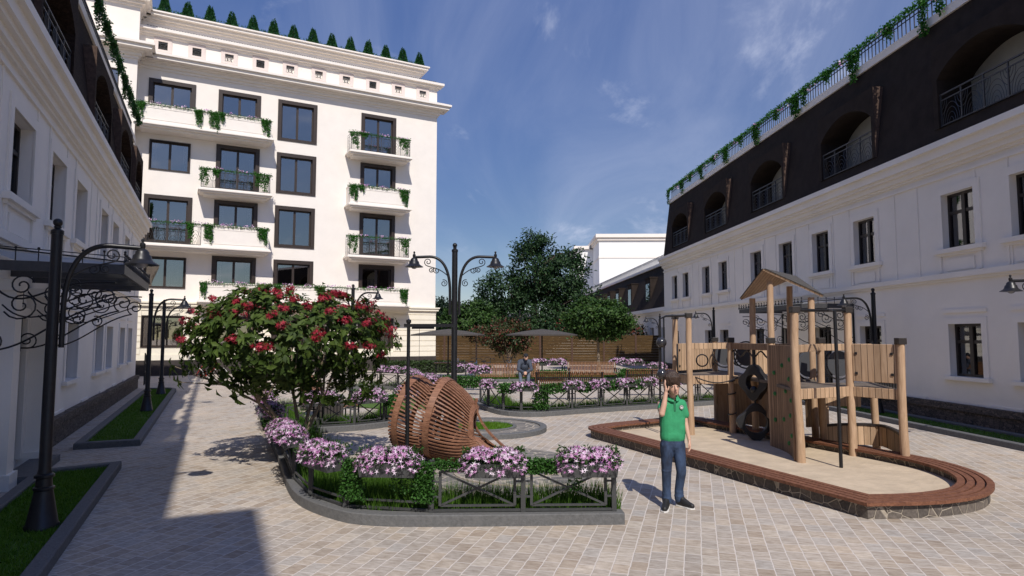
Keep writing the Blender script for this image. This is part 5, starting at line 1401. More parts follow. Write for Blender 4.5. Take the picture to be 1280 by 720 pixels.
# flowering tree in the foreground
ft = thing('flowering_tree', 'wide red flowering tree with glossy leaves growing from the front bed', 'tree', (-3.35, 10.2, .05))
fc = np.array([-3.60, 10.15, 1.94]); fr_ = np.array([1.66, 1.3, .80])
big_leaf = leafmat('glossy_leaves', [(.026, .05, .008), (.055, .095, .016), (.10, .15, .028)], .35, .6, .25)
nR = 640
d = rand_dirs(nR); u = rng.uniform(.55, 1, nR)**.6
Cc = d*u[:, None]*fr_; Cc[:, 2] = np.where(Cc[:, 2] < 0, Cc[:, 2]*1.0, Cc[:, 2])
Cc *= (1 + .10*np.sin(3*np.arctan2(d[:, 1], d[:, 0])+1))[:, None]
Cc += fc
Cc = Cc[~((Cc[:, 0] < -4.25) & (Cc[:, 2] < 1.62) & (rng.uniform(0, 1, len(Cc)) < .7))]
extra = np.array([(-4.95, 9.7, 1.62), (-4.85, 9.6, 1.45), (-5.05, 9.8, 1.3), (-4.9, 9.9, 1.9), (-5.1, 9.7, 1.55), (-2.15, 9.6, 1.15), (-2.0, 9.7, 1.3), (-2.6, 9.3, 1.12), (-3.9, 9.2, 1.15), (-4.3, 9.3, 1.3)])
extra = np.concatenate([extra, np.stack([rng.uniform(-3.85, -2.15, 26), rng.uniform(9.2, 11.0, 26), rng.uniform(1.08, 1.45, 26)], 1)])
Cc = np.concatenate([Cc, extra]); per = 11
O = unit((Cc - fc)/fr_ + [0, 0, .35]); Pl = np.repeat(Cc, per, 0); On = np.repeat(O, per, 0); n = len(Pl)
rdv = rand_dirs(n); Dl = unit(np.cross(On, rdv)) + On*rng.uniform(.0, .8, n)[:, None]
Pl = Pl + rng.normal(0, .025, (n, 3))
raw_mesh('leaves', *leaf_arrays(Pl, Dl, On + rand_dirs(n)*.2, .135*rng.uniform(.65, 1.25, n), .07, .2, .25), big_leaf, ft)
redf = leafmat('red_flowers', [(.18, .008, .018), (.32, .022, .038), (.45, .055, .08)], .2, .5)
FC = [(-4.71, 10.1, 2.59), (-4.17, 10.1, 2.69), (-3.96, 10.1, 2.67), (-3.64, 10.1, 2.61), (-3.41, 10.1, 2.57), (-2.99, 9.45, 2.43), (-2.95, 10.1, 2.59), (-2.8, 10.1, 2.65), (-2.61, 10.1, 2.59), (-2.24, 9.45, 2.43), (-2.07, 9.45, 2.47), (-4.11, 9.45, 2.33), (-3.86, 9.45, 2.43), (-3.52, 9.45, 2.3), (-3.37, 9.45, 2.14), (-3.58, 9.45, 1.84), (-3.7, 9.45, 1.82), (-4.08, 9.45, 1.94), (-4.84, 9.45, 1.94), (-2.83, 9.45, 2.04), (-2.87, 9.45, 1.96), (-2.44, 9.45, 2.22), (-2.11, 9.45, 2.18), (-2.36, 9.45, 1.84), (-2.11, 9.45, 1.84), (-3.35, 9.45, 2.39), (-2.68, 9.45, 2.35), (-4.33, 10.1, 2.53), (-4.37, 9.45, 2.3), (-1.91, 9.45, 1.72)]
Fp_ = []
for x, dd, z in FC:
    kx = x/dd; kz = (z-2)/dd; y = 8.4
    while y < 10.4:
        q = (np.array([kx*y, y, 2+kz*y]) - fc)/fr_
        if (q**2).sum() < 1.0: break
        y += .04
    Fp_.append((kx*y, y-.05, 2+kz*y))
dd_ = rand_dirs(68); dd_[:, 2] = np.abs(dd_[:, 2]); dd_[:, 1] = np.abs(dd_[:, 1]); Fp_ += [tuple(v) for v in fc + dd_*fr_*1.02]
fa = []
for p in Fp_:
    m = 28; dv = rand_dirs(m); dv[:, 2] = dv[:, 2]*.8 + .25
    Pf = np.array(p) + dv*rng.uniform(.03, .10, m)[:, None]*[1.15, 1, .8]
    fa.append(flower_arrays(Pf, dv + rand_dirs(m)*.3, .042*rng.uniform(.7, 1.2, m), 5, .3))
for k_ in fa: raw_mesh('flower_cluster', *k_, redf, ft)
mb = MB(); base = Vector((-3.35, 10.2, 0))
forks = [((-3.4, 10.2, .35), (-3.95, 10.1, .95), .036), ((-3.33, 10.2, .4), (-3.5, 10.3, 1.15), .034), ((-3.3, 10.2, .35), (-2.95, 10.1, 1.0), .036), ((-3.35, 10.2, .3), (-3.15, 10.5, 1.2), .03), ((-3.37, 10.15, .3), (-3.75, 9.8, 1.0), .03)]
mb.tube([base, (-3.36, 10.2, .2), (-3.35, 10.2, .45)], [.075, .065, .045], 10)
for k, (a, b, r_) in enumerate(forks):
    mb.tube([a, Vector(a).lerp(Vector(b), .5) + Vector((0, 0, .04)), b], [r_, r_*.85, r_*.7], 8)
    g = np.argsort(((Cc - np.array(b))[:, :2]**2).sum(1))[:80]
    for j in g[::9]:
        e = Vector(Cc[j]); b_ = Vector(b); mb.tube([b_, b_.lerp(e, .5) + Vector((0, 0, .06)), e], [r_*.45, r_*.28, .006], 5)
for e in extra[:5]: mb.tube([(-3.95, 10.1, .95), (-4.4, 9.9, 1.25), tuple(e)], [.018, .012, .005], 5)
mb.build('trunk', barkl, ft, smooth=True); rel(ft)

# ------------------------------------------------------------------ parasols, tables, bins, bicycles, hedge
parm = M('grey_parasol_cloth', (.06, .052, .045), .9, noise=(5, .1))
def parasol(loc, label):
    t = thing('parasol', label, 'parasol', loc, .2, 'wide flat parasols by the fence')
    mb = MB(); n = 8; R1 = 1.75
    top = [(R1*math.cos(2*PI*i/n), R1*math.sin(2*PI*i/n), 2.07) for i in range(n)]; mid = [(.8*math.cos(2*PI*i/n), .8*math.sin(2*PI*i/n), 2.24) for i in range(n)]
    vs = top + mid + [(0, 0, 2.33)] + [(x, y, z-.06) for x, y, z in top] + [(x, y, z-.02) for x, y, z in mid] + [(0, 0, 2.31)]; o = 2*n+1; fs = []
    for i in range(n):
        j = (i+1) % n
        fs += [(i, j, n+j, n+i), (n+i, n+j, 2*n), (o+i, o+n+i, o+n+j, o+j), (o+n+i, o+2*n, o+n+j), (i, o+i, o+j, j)]
    mb.add(vs, fs); mb.build('canopy', parm, t)
    mb = MB(); mb.tube([(0, 0, 0), (0, 0, 2.36)], .035, 10); mb.lathe([(.3, 0), (.3, .06), (.06, .1), (.05, .3)], 16); mb.build('pole', iron, t, smooth=True)
    mb = MB()
    for i in range(n): mb.bar((0, 0, 2.25), (R1*.96*math.cos(2*PI*i/n), R1*.96*math.sin(2*PI*i/n), 2.02), .02, .03)
    mb.build('rib', iron, t)
    return t
p0 = parasol((-3.0, 30.2, 0), 'wide flat grey parasol left of the red leaved shrub, behind the tall lamp')
c = copy_tree(p0); c.location = (1.42, 30.4, 0); c['label'] = 'wide flat grey parasol right of the red leaved shrub, above the seated man'
def table(loc, label):
    t = thing('cafe_table', label, 'table', loc, .1, 'outdoor tables under the parasols')
    mb = MB(); mb.box(-.8, .8, -.4, .4, .72, .76); mb.build('table_top', M('table_wood', (.30, .19, .12), .6, noise=(6, .2)) if 'table_wood' not in bpy.data.materials else bpy.data.materials['table_wood'], t, bevel=.008)
    for x in (-.7, .7):
        for y in (-.32, .32): q = MB(); q.box(x-.025, x+.025, y-.025, y+.025, 0, .72); q.build('leg', iron, t)
    return t
t0 = table((-2.9, 30.6, 0), 'outdoor table under the left parasol')
c = copy_tree(t0); c.location = (1.75, 30.6, 0); c['label'] = 'outdoor table under the right parasol'
mb = MB(); mb.lathe([(.04, 0), (.05, .1), (.045, .2), (.0, .2)], 12); o = mb.build('cup', white2, smooth=True); o.location = (-2.55, 30.4, .762); tag(o, 'small white cup on the table under the left parasol', 'cup')
def bin_(loc, label):
    t = thing('litter_bin', label, 'litter bin', loc, R(20), 'dark slatted litter bins')
    mb = MB()
    for i in range(7):
        for y in (-.2, .2): mb.box(-.235+.07*i, -.185+.07*i, y-.012, y+.012, .04, .62)
        for x in (-.24, .24): mb.box(x-.012, x+.012, -.235+.07*i, -.185+.07*i, .04, .62) if abs(-.21+.07*i) < .19 else None
    mb.build('slats', M('bin_wood', (.045, .036, .032), .7, noise=(8, .3)) if 'bin_wood' not in bpy.data.materials else bpy.data.materials['bin_wood'], t)
    mb = MB(); mb.box(-.225, .225, -.185, .185, .03, .6); mb.build('liner', iron, t)
    mb = MB(); mb.box(-.26, .26, -.23, .23, .62, .66); mb.build('rim', irong, t)
    return t
b0 = bin_((-5.5, 17.6, 0), 'dark slatted litter bin farther back, left of the tilted wooden lounger')
c = copy_tree(b0); c.location = (-4.1, 14.7, 0); c['label'] = 'slatted litter bin just behind the second fence, under the flowering tree'
t = thing('wooden_lounger', 'brown curved wooden lounger half hidden behind the flowering tree', 'lounger', (-4.6, 15.9, 0), R(-30))
mb = MB()
for i in range(10):
    x = -.3 + .065*i; P = [Vector((y, x, z)) for y, z in [(-.75, 1.0), (-.5, .72), (-.2, .45), (.15, .34), (.5, .4), (.85, .33)]]
    for a_, b_ in zip(P, P[1:]): mb.bar(a_, b_, .05, .03)
mb.build('slats', shellw, t)
for x in (-.3, .4):
    q = MB(); q.tube([(x, -.28, 0), (x, -.28, .36), (x, .3, .36), (x, .3, 0)], .022, 6); q.build('leg', iron, t)
def bicycle(label, col, loc, rz, lean=.06):
    t = thing('bicycle', label, 'bicycle', loc, rz, None)
    t.rotation_euler = (lean, 0, rz)
    fm_ = M('bike_paint_' + label.split()[0], col, .3, spec=.6, coat=.3); tyre = M('tyre_' + label.split()[0], (.55, .54, .5) if 'red' in label else (.02, .02, .02), .6)
    for x in (-.52, .52):
        mb = MB(); mb.tube([(x + .32*math.cos(2*PI*i/32), 0, .33 + .32*math.sin(2*PI*i/32)) for i in range(32)], .018, 6, closed=True); w = mb.build('wheel', tyre, t, smooth=True)
        mb = MB()
        for i in range(12): mb.tube([(x, 0, .33), (x + .31*math.cos(2*PI*i/12), 0, .33 + .31*math.sin(2*PI*i/12))], .003, 3)
        mb.ball((x, 0, .33), .03, 8); mb.build('spokes', irong, w)
    bb, st, hd = (-.08, 0, .30), (-.2, 0, .78), (.36, 0, .80); r = .018
    mb = MB()
    for a_, b_ in [(bb, st), (st, hd), (bb, (.38, 0, .72)), (bb, (-.52, 0, .33)), (st, (-.52, 0, .33)), ((.34, 0, .9), (.40, 0, .62)), ((.40, 0, .62), (.52, 0, .33))]: mb.tube([a_, b_], r, 8)
    mb.build('frame', fm_, t, smooth=True)
    mb = MB(); mb.tube([st, (-.22, 0, .86)], .014, 6); mb.box(-.34, -.12, -.06, .06, .86, .9); mb.build('saddle', blackp, t)
    mb = MB(); mb.tube([(.34, 0, .9), (.33, 0, .98), (.38, .0, 1.0)], .014, 6); mb.tube([(.26, -.26, .97), (.36, -.2, 1.0), (.38, 0, 1.0), (.36, .2, 1.0), (.26, .26, .97)], .013, 6); mb.build('handlebar', iron, t, smooth=True)
    mb = MB(); mb.tube([(-.08+.09*math.cos(2*PI*i/16), .02, .3+.09*math.sin(2*PI*i/16)) for i in range(16)], .01, 5, closed=True); mb.tube([(-.08, .02, .3), (-.02, .08, .16)], .01, 5); mb.box(-.07, .03, .07, .15, .15, .17); mb.build('pedals', iron, t)
    return t
bicycle('red bicycle with pale tyres parked on the paving before the apartment block', (.42, .03, .02), (-13.0, 27.6, 0), R(0))
bicycle('blue bicycle parked behind the left end of the back bench', (.06, .12, .22), (-1.75, 28.6, 0), R(70))
bicycle('black bicycle parked next to the blue one behind the back bench', (.03, .035, .04), (-1.2, 28.9, 0), R(60))
bicycle('grey bicycle parked behind the back bench, left of the seated man', (.16, .19, .24), (-.2, 29.4, 0), R(75))
t = thing('hedge', 'low dull green hedge at the foot of the apartment corner', 'hedge', (-5.2, 35.2, 0))
n = 5200; P = np.stack([rng.uniform(-2.3, 2.6, n), rng.uniform(-.4, .4, n), rng.uniform(.05, .62, n)], 1)
raw_mesh('leaves', *leaf_arrays(P, rand_dirs(n)+[0, 0, .4], rand_dirs(n)+[0, -.4, .6], .12, .07), leafmat('hedge_leaves', [(.02, .04, .01), (.04, .07, .015)], .2), t)
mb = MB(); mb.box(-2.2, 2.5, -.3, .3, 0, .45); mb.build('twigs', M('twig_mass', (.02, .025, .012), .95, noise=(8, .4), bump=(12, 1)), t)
t = thing('step_railing', 'small black handrail beside the steps at the end of the left house', 'railing', (-15.0, 26.3, 0), R(115))
mb = MB()
for x in (0, .5, 1.0, 1.5, 2.0): mb.box(x-.02, x+.02, -.02, .02, 0, 1.3 - x*.2)
for z in (1.3, .95, .6): mb.bar((0, 0, z), (2, 0, z-.4), .03, .03)
mb.build('bars', iron, t)
# ------------------------------------------------------------------ people: each garment and the body one continuous remeshed surface
def blob(name, prims, voxel, mat, parent, smooth=4):
    mb = MB()
    for p in prims:
        if p[0] == 'c':
            _, a, b, r1, r2 = p; mb.tube([a, b], [r1, r2], 14); mb.ball(a, r1, 14); mb.ball(b, r2, 14)
        elif p[0] == 'p':          # chain of points and radii
            _, pts, rr = p
            for (a, b), (r1, r2) in zip(zip(pts, pts[1:]), zip(rr, rr[1:])): mb.tube([a, b], [r1, r2], 12); mb.ball(a, r1, 12); mb.ball(b, r2, 12)
        else:
            _, c, r, sc = p; mb.ball(c, r, 20, sc=sc)
    o = mb.build(name, mat, None)
    m = o.modifiers.new('r', 'REMESH'); m.mode = 'VOXEL'; m.voxel_size = voxel; m.use_smooth_shade = True
    if smooth: s = o.modifiers.new('s', 'SMOOTH'); s.factor = .5; s.iterations = smooth
    bpy.context.view_layer.update()
    dg = bpy.context.evaluated_depsgraph_get()
    me = bpy.data.meshes.new_from_object(o.evaluated_get(dg)); me.name = name
    o.modifiers.clear(); o.data = me
    if not me.materials: me.materials.append(mat)
    me.polygons.foreach_set('use_smooth', [True]*len(me.polygons))
    o.parent = parent
    return o
skin = M('skin', (.56, .34, .245), .5, noise=(14, .06), spec=.35)
hairm = M('dark_brown_hair', (.045, .025, .016), .45, noise=(60, .4), bump=(90, .8), stretch=(1, 1, .25))
green = M('green_polo_cloth', (.030, .27, .115), .85, noise=(12, .12), bump=(14, .35))
greend = M('dark_collar_cloth', (.02, .15, .07), .85)
jean = M('blue_jeans', (.042, .075, .15), .85, noise=(6, .3), col2=(.007, .012, .028), bump=(14, .9), stretch=(1, 1, .55))
shoe = M('black_shoe', (.012, .012, .013), .6)
sole = M('white_sole', (.72, .70, .66), .7)
boy = thing('person', 'boy in green polo shirt and jeans holding a phone to his ear', 'person', (1.88, 7.66, 0))
HC = Vector((1.888, 7.63, 1.425))
F = []
# raised hand at the ear: palm and five bent fingers
wr = Vector((1.782, 7.50, 1.345))
F.append(('c', (1.722, 7.48, 1.105), (1.755, 7.485, 1.22), .036, .034)); F.append(('c', (1.755, 7.485, 1.22), tuple(wr), .033, .023))
palm = [(1.785, 7.497, 1.37), (1.785, 7.512, 1.375), (1.785, 7.53, 1.372), (1.784, 7.545, 1.365)]
for i, (p, L) in enumerate(zip(palm, (.062, .072, .068, .052))):
    k = Vector(p) + Vector((-.004, .0, .04)); m_ = k + Vector((-.010, .004, L*.5)); e = m_ + Vector((.010, .004, L*.5))
    F.append(('c', tuple(wr), tuple(k), .018, .0125)); F.append(('p', [tuple(k), tuple(m_), tuple(e)], [.0105, .0098, .0078]))
F.append(('p', [(1.785, 7.49, 1.36), (1.805, 7.475, 1.385), (1.815, 7.478, 1.415)], [.013, .011, .0085]))
F.append(('c', (1.765, 7.70, 1.195), (1.722, 7.48, 1.105), .047, .038))
# hanging arm and relaxed hand
F.append(('c', (2.04, 7.70, 1.195), (2.07, 7.69, .985), .042, .034)); F.append(('c', (2.07, 7.69, .985), (2.092, 7.62, .79), .033, .022))
hw = Vector((2.092, 7.62, .79))
for i, (dy, L) in enumerate([(-.03, .058), (-.01, .066), (.01, .062), (.028, .048)]):
    k = hw + Vector((.006, dy, -.075)); m_ = k + Vector((-.006, -.006, -L*.55)); e = m_ + Vector((-.02, -.012, -L*.4))
    F.append(('c', tuple(hw), tuple(k), .019, .013)); F.append(('p', [tuple(k), tuple(m_), tuple(e)], [.0105, .0098, .0078]))
F.append(('p', [(2.089, 7.60, .765), (2.074, 7.572, .735), (2.069, 7.565, .70)], [.013, .011, .0085]))
# trunk, neck, head, legs
F.append(('c', (1.91, 7.70, .8), (1.915, 7.70, 1.17), .06, .06)); F.append(('c', (1.80, 7.70, 1.19), (2.03, 7.70, 1.19), .045, .045)); F.append(('c', (1.912, 7.70, 1.17), (1.9, 7.66, 1.36), .05, .046))
F += [('b', tuple(HC + Vector((0, .01, .02))), .1, (.88, 1.0, 1.05)), ('b', tuple(HC + Vector((.018, -.045, -.045))), .07, (.88, .85, 1.0)), ('b', tuple(HC + Vector((.03, -.075, -.092))), .032, (1.1, .8, .8)),
      ('c', tuple(HC + Vector((.018, -.108, .0))), tuple(HC + Vector((.024, -.128, -.042))), .011, .015), ('b', tuple(HC + Vector((.026, -.107, -.072))), .014, (1.5, .7, .6)),
      ('b', tuple(HC + Vector((.092, .0, -.02))), .024, (.4, .8, 1.2)), ('b', tuple(HC + Vector((-.088, .0, -.015))), .024, (.4, .8, 1.2))]
for hx, k, a in [(1.835, (1.80, 7.6, .37), (1.80, 7.61, .07)), (1.975, (2.0, 7.66, .37), (1.975, 7.72, .07))]:
    F.append(('c', (hx, 7.70, .8), k, .03, .026)); F.append(('c', k, a, .026, .024))
blob('body', F, .0055, skin, boy, 2)
Hh = [('b', tuple(HC + Vector((-.004, .018, .05))), .110, (.96, 1.06, 1.18)), ('b', tuple(HC + Vector((.0, .055, -.01))), .095, (1, .8, 1.05))]
g = np.random.default_rng(3)
for i in range(26):
    a = -1.35 + 2.7*i/25
    top = HC + Vector((.045*math.sin(a), -.05*math.cos(a), .145)); mid = HC + Vector((.095*math.sin(a), -.104*math.cos(a)+.01, .09)); ln = .005 + .05*abs(math.sin(a))**1.5 + g.uniform(-.012, .012)
    e = HC + Vector((.099*math.sin(a)+g.uniform(-.01, .01), -.112*math.cos(a)+.008, .036 - ln))
    Hh.append(('p', [tuple(top), tuple(mid), tuple(e)], [.022, .020, .006]))
blob('hair', Hh, .007, hairm, boy, 1)
mb = MB()
for s in (-1, 1): mb.ball(HC + Vector((.018+s*.036, -.098, -.012)), .012, 8, sc=(1.25, .5, .5))
mb.build('eye', M('eye_dark', (.03, .02, .018), .3), boy, smooth=True)
mb = MB(); mb.ball(HC + Vector((.027, -.113, -.076)), .012, 8, sc=(1.9, .5, .4)); mb.build('mouth', M('lips', (.36, .14, .12), .5), boy, smooth=True)
T = [('c', (1.905+k*.055, 7.70, z0), (1.912+k*.06, 7.70, z1), r0, r1) for k in (-1, 0, 1) for z0, z1, r0, r1 in [(.815, .92, .106, .103), (.92, 1.0, .103, .10), (1.0, 1.17, .098, .092)]] + [
     ('c', (1.80, 7.70, 1.2), (2.02, 7.70, 1.2), .052, .052), ('c', (1.88, 7.695, 1.22), (1.94, 7.695, 1.22), .062, .06), ('c', (1.785, 7.70, 1.195), (1.745, 7.58, 1.145), .055, .054), ('c', (2.035, 7.70, 1.195), (2.068, 7.695, 1.07), .054, .054),
     ('c', (1.85, 7.695, .83), (1.96, 7.695, .83), .104, .104)]
sh_ = blob('polo_shirt', T, .008, green, boy, 5)
mb = MB()
for i in range(16):
    a = 2*PI*i/16; a2 = 2*PI*(i+1)/16
    f = lambda t, r, z: (1.905 + r*math.sin(t), 7.675 - r*1.0*math.cos(t), z - .035*max(0, math.cos(t)))
    if abs(a + PI/16 - 0) < .25 or a > 6.0: continue
    mb.add([f(a, .058, 1.30), f(a2, .058, 1.30), f(a2, .085, 1.262), f(a, .085, 1.262)], [(0, 1, 2, 3)])
cl = mb.build('collar', green, boy, fix=False); sm = cl.modifiers.new('s', 'SOLIDIFY'); sm.thickness = .008
mb = MB(); mb.box(1.905, 1.93, 7.602, 7.612, 1.12, 1.235); mb.build('placket', greend, boy)
mb = MB(); mb.tube([(2.0, 7.604, 1.165), (2.0, 7.596, 1.165)], .026, 16); mb.build('emblem', M('emblem_grey', (.16, .17, .17), .7), boy)
mb = MB(); mb.tube([(2.0 + .018*math.cos(t*PI/6), 7.594, 1.165 + .018*math.sin(t*PI/6)) for t in range(12)], .003, 4, closed=True); mb.bar((1.99, 7.593, 1.16), (2.01, 7.593, 1.165), .002, .012); mb.build('emblem_mark', sole, boy)
J = [('c', (1.84, 7.695, .76), (1.97, 7.695, .76), .088, .088), ('c', (1.845, 7.695, .72), (1.965, 7.695, .72), .094, .094)]
for hx, k, a in [(1.828, (1.803, 7.63, .40), (1.80, 7.63, .09)), (1.978, (2.0, 7.67, .40), (1.98, 7.72, .09))]:
    J += [('c', (hx, 7.695, .71), (hx*.6+k[0]*.4, 7.67, .56), .088, .074), ('c', (hx*.6+k[0]*.4, 7.67, .56), k, .074, .062), ('c', k, (a[0], a[1], .2), .061, .054), ('c', (a[0], a[1], .2), a, .055, .06)]
    for z, r in ((.12, .064), (.17, .06), (.43, .067)): J.append(('b', (a[0] if z < .3 else k[0], a[1] if z < .3 else k[1], z), r, (1, 1, .22)))
blob('jeans', J, .008, jean, boy, 3)
for hx, hy, tx, ty in [(1.805, 7.645, 1.715, 7.415), (1.965, 7.745, 2.115, 7.545)]:
    d = Vector((tx-hx, ty-hy, 0)); n_ = Vector((-d.y, d.x, 0)).normalized(); h = Vector((hx, hy, 0)); L = d.length; u_ = d.normalized()
    P = lambda f, z: tuple(h + u_*L*f + Vector((0, 0, z)))
    s_ = blob('shoe', [('c', P(.08, .055), P(.45, .05), .042, .043), ('c', P(.45, .045), P(.88, .035), .044, .034), ('c', P(.05, .09), P(.3, .085), .042, .04), ('c', P(.3, .085), P(.7, .05), .036, .03)], .007, shoe, boy, 2)
    o = [(-.035, -.0), (-.04, .25), (-.036, .5), (-.047, .75), (-.04, .92), (0, 1.06), (.04, .92), (.047, .75), (.036, .5), (.04, .25), (.035, 0), (0, -.06)]
    mb = MB(); mb.prism([(h.x + u_.x*L*b + n_.x*a*1.05, h.y + u_.y*L*b + n_.y*a*1.05) for a, b in o][::-1], .003, .017); mb.build('sole', sole, s_)
rel(boy); boy.scale = (.93, .96, 1)
ph = MB(); ph.box(-.004, .004, -.032, .032, -.065, .065); o = ph.build('phone', blackp, bevel=.003); o.location = (1.802, 7.535, 1.40); o.rotation_euler = (R(18), R(-8), 0); tag(o, "small dark phone held at the boy's ear", 'phone')

man = thing('person', 'man in dark jacket and cap bent forward on the bench', 'person', (.48, 25.1, 0))
jack = M('dark_blue_jacket', (.045, .055, .078), .8, noise=(8, .2), bump=(12, .4)); jean2 = M('grey_blue_trousers', (.11, .14, .19), .85, noise=(7, .25))
mx, my = .48, 25.3
S = 1.0
B_ = [('c', (mx, my+.1, .55), (mx+.02, my-.12, 1.02), .10, .10), ('c', (mx+.02, my-.12, 1.0), (mx+.04, my-.26, 1.16), .055, .055), ('b', (mx+.06, my-.30, 1.19), .10, (.85, 1.0, 1.1)), ('b', (mx+.07, my-.37, 1.12), .06, (.9, .9, 1)), ('b', (mx+.075, my-.42, 1.13), .02, (.8, 1.2, 1)),
      ('c', (mx-.19, my-.12, 1.0), (mx-.22, my-.36, .68), .045, .04), ('c', (mx-.22, my-.36, .68), (mx+.0, my-.60, .60), .038, .03), ('c', (mx+.22, my-.12, 1.0), (mx+.26, my-.36, .68), .045, .04), ('c', (mx+.26, my-.36, .68), (mx+.06, my-.60, .60), .038, .03)]
for s in (-1, 1):
    for q in range(4): B_.append(('p', [(mx+.03+s*.035, my-.61-.004*q, .61-.022*q), (mx+.03-s*.01, my-.655-.004*q, .60-.022*q), (mx+.03-s*.05, my-.64, .595-.022*q)], [.016, .013, .011]))
    B_.append(('c', (mx+.03+s*.035, my-.60, .60), (mx+.03+s*.02, my-.63, .55), .035, .03)); B_.append(('p', [(mx+.03+s*.03, my-.62, .63), (mx+.03+s*.01, my-.65, .645)], [.015, .012]))
    B_.append(('c', (mx+s*.1, my+.05, .53), (mx+s*.16, my-.42, .53), .07, .05)); B_.append(('c', (mx+s*.16, my-.42, .53), (mx+s*.14, my-.44, .1), .045, .04))
blob('body', B_, .012, skin, man, 1)
Jk = [('c', (mx, my+.1, .56), (mx+.01, my-.05, .82), .17, .18), ('c', (mx-.12, my-.1, .97), (mx+.15, my-.1, .97), .13, .13), ('c', (mx-.18, my-.12, 1.0), (mx-.23, my-.36, .70), .085, .068), ('c', (mx-.23, my-.36, .70), (mx-.02, my-.57, .61), .066, .05),
      ('c', (mx+.21, my-.12, 1.0), (mx+.27, my-.36, .70), .085, .068), ('c', (mx+.27, my-.36, .70), (mx+.08, my-.57, .61), .066, .05), ('c', (mx+.02, my-.12, 1.05), (mx+.03, my-.2, 1.10), .09, .075)]
blob('jacket', Jk, .014, jack, man, 4)
Tr = [('c', (mx-.08, my+.08, .54), (mx+.08, my+.08, .54), .13, .13)]
for s in (-1, 1): Tr += [('c', (mx+s*.1, my+.05, .54), (mx+s*.16, my-.42, .54), .095, .075), ('c', (mx+s*.16, my-.42, .53), (mx+s*.14, my-.44, .12), .07, .06)]
blob('trousers', Tr, .014, jean2, man, 3)
for s in (-1, 1): blob('shoe', [('c', (mx+s*.14, my-.42, .06), (mx+s*.15, my-.66, .045), .05, .042), ('c', (mx+s*.14, my-.42, .1), (mx+s*.14, my-.5, .08), .045, .04)], .012, shoe, man, 2)
blob('cap', [('b', (mx+.06, my-.29, 1.235), .108, (.92, 1.02, .85)), ('c', (mx+.02, my-.39, 1.235), (mx+.10, my-.39, 1.235), .02, .02), ('c', (mx+.06, my-.36, 1.24), (mx+.07, my-.43, 1.215), .05, .04)], .01, M('dark_cap', (.012, .012, .014), .8), man, 2)
rel(man)

# ------------------------------------------------------------------ sky, sun, camera
w = bpy.data.worlds.new('World'); scene.world = w; w.use_nodes = True
nt = w.node_tree; bg = nt.nodes['Background']; out = nt.nodes['World Output']
SUN_AZ = (.191, -.982); EL = R(47)
sky = nt.nodes.new('ShaderNodeTexSky'); sky.sky_type = 'NISHITA'; sky.sun_disc = False
sky.sun_elevation = EL; sky.sun_rotation = math.atan2(SUN_AZ[0], SUN_AZ[1]); sky.altitude = SKY_ALT; sky.air_density = 1.0; sky.dust_density = SKY_DUST; sky.ozone_density = SKY_OZ
# thin cirrus: noise on the direction of view, stretched along one wind direction
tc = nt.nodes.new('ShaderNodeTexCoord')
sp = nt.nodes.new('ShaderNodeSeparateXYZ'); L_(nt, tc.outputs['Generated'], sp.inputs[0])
zz = nt.nodes.new('ShaderNodeMath'); zz.operation = 'ADD'; zz.inputs[1].default_value = .25; L_(nt, sp.outputs[2], zz.inputs[0])
dv = nt.nodes.new('ShaderNodeVectorMath'); dv.operation = 'DIVIDE'; cb = nt.nodes.new('ShaderNodeCombineXYZ')
for i in range(3): L_(nt, zz.outputs[0], cb.inputs[i])
L_(nt, tc.outputs['Generated'], dv.inputs[0]); L_(nt, cb.outputs[0], dv.inputs[1])
def cloud(scale, rot, stretch, lo, hi, det=8, dist=.6, off=(0, 0, 0)):
    mp = nt.nodes.new('ShaderNodeMapping'); mp.inputs['Rotation'].default_value = (0, 0, R(rot)); mp.inputs['Scale'].default_value = stretch; mp.inputs['Location'].default_value = off
    L_(nt, dv.outputs[0], mp.inputs[0])
    n = nt.nodes.new('ShaderNodeTexNoise'); n.inputs['Scale'].default_value = scale; n.inputs['Detail'].default_value = det; n.inputs['Distortion'].default_value = dist; n.inputs['Roughness'].default_value = .6
    L_(nt, mp.outputs[0], n.inputs['Vector'])
    r = nt.nodes.new('ShaderNodeMapRange'); r.inputs[1].default_value = lo; r.inputs[2].default_value = hi; r.interpolation_type = 'SMOOTHSTEP'
    L_(nt, n.outputs[0], r.inputs[0]); return r.outputs[0]
c1 = cloud(1.5, 62, (1, .4, 1), .36, .78, 9, .9, (.3, .2, 0)); c2 = cloud(3.4, 35, (1, .6, 1), .54, .74, 9, .4, (1.3, .4, 0))
m1 = nt.nodes.new('ShaderNodeMath'); m1.operation = 'MULTIPLY'; m1.inputs[1].default_value = .24; L_(nt, c1, m1.inputs[0])
m2 = nt.nodes.new('ShaderNodeMath'); m2.operation = 'MULTIPLY_ADD'; m2.inputs[1].default_value = .45; L_(nt, c2, m2.inputs[0]); L_(nt, m1.outputs[0], m2.inputs[2]); m2.use_clamp = True
mx_ = nt.nodes.new('ShaderNodeMix'); mx_.data_type = 'RGBA'; mx_.inputs[7].default_value = (4.6, 4.9, 6.0, 1)
L_(nt, m2.outputs[0], mx_.inputs[0])
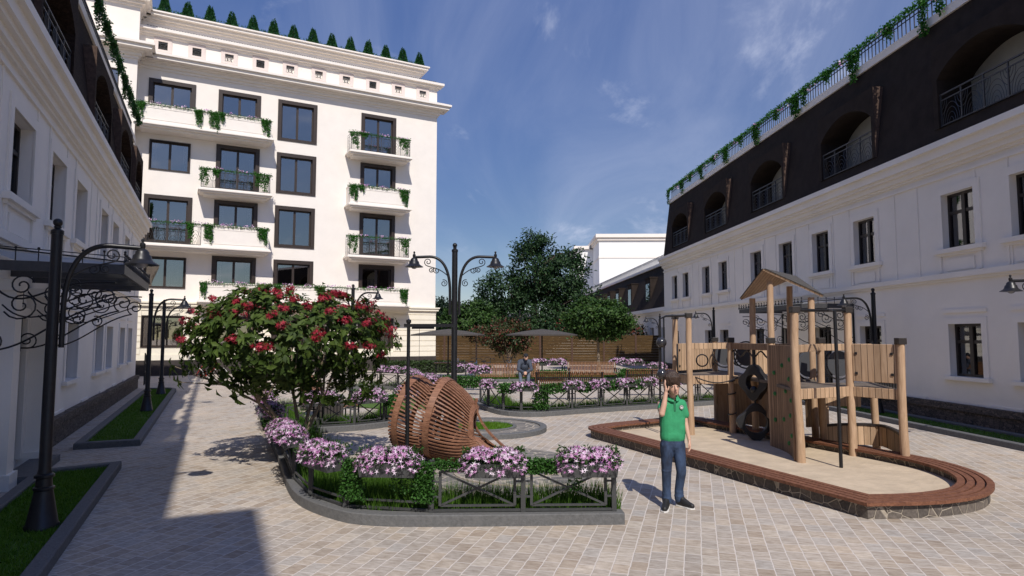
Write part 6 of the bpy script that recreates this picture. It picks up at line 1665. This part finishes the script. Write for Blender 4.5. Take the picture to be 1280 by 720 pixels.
hs = nt.nodes.new('ShaderNodeHueSaturation'); hs.inputs['Saturation'].default_value = SKY_SAT; hs.inputs['Value'].default_value = SKY_VAL; hs.inputs['Hue'].default_value = SKY_HUE
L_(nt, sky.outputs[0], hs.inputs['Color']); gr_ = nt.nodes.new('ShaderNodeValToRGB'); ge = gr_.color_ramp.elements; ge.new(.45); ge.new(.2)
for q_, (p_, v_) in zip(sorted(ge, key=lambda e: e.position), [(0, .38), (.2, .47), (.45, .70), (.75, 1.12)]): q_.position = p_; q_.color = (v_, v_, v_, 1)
L_(nt, sp.outputs[2], gr_.inputs[0])  # sky dimmed low and brightened overhead, out of view, for added fill light
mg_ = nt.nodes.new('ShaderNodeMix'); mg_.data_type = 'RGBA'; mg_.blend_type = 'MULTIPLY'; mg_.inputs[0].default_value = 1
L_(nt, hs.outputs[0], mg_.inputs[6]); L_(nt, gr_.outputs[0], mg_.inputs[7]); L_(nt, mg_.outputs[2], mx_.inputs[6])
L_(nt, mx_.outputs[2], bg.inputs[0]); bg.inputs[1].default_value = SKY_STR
sd = bpy.data.lights.new('sun', 'SUN'); sd.energy = SUN_STR; sd.angle = R(.5); sd.color = (1.0, .945, .87)
so = bpy.data.objects.new('sun', sd); COL.objects.link(so)
so.rotation_euler = Vector((-SUN_AZ[0]*math.cos(EL), -SUN_AZ[1]*math.cos(EL), -math.sin(EL))).to_track_quat('-Z', 'Y').to_euler(); so.location = (10, -30, 40)
cam = bpy.data.cameras.new('camera'); co = bpy.data.objects.new('camera', cam); COL.objects.link(co)
cam.sensor_width = 36; cam.lens = 22.5; cam.clip_end = 2000; cam.clip_start = .05
co.location = (0, 0, 2); co.rotation_euler = (R(90) + math.atan(60/800), 0, 0)
scene.camera = co
scene.view_settings.view_transform = 'Standard'; scene.view_settings.look = 'None'; scene.view_settings.exposure = EXPO; scene.view_settings.gamma = 1
scene.view_settings.use_curve_mapping = False
# unused spare templates
for v in near_var + far_var:
    if v.name not in used:
        for ch in list(v.children): bpy.data.objects.remove(ch)
        bpy.data.objects.remove(v)
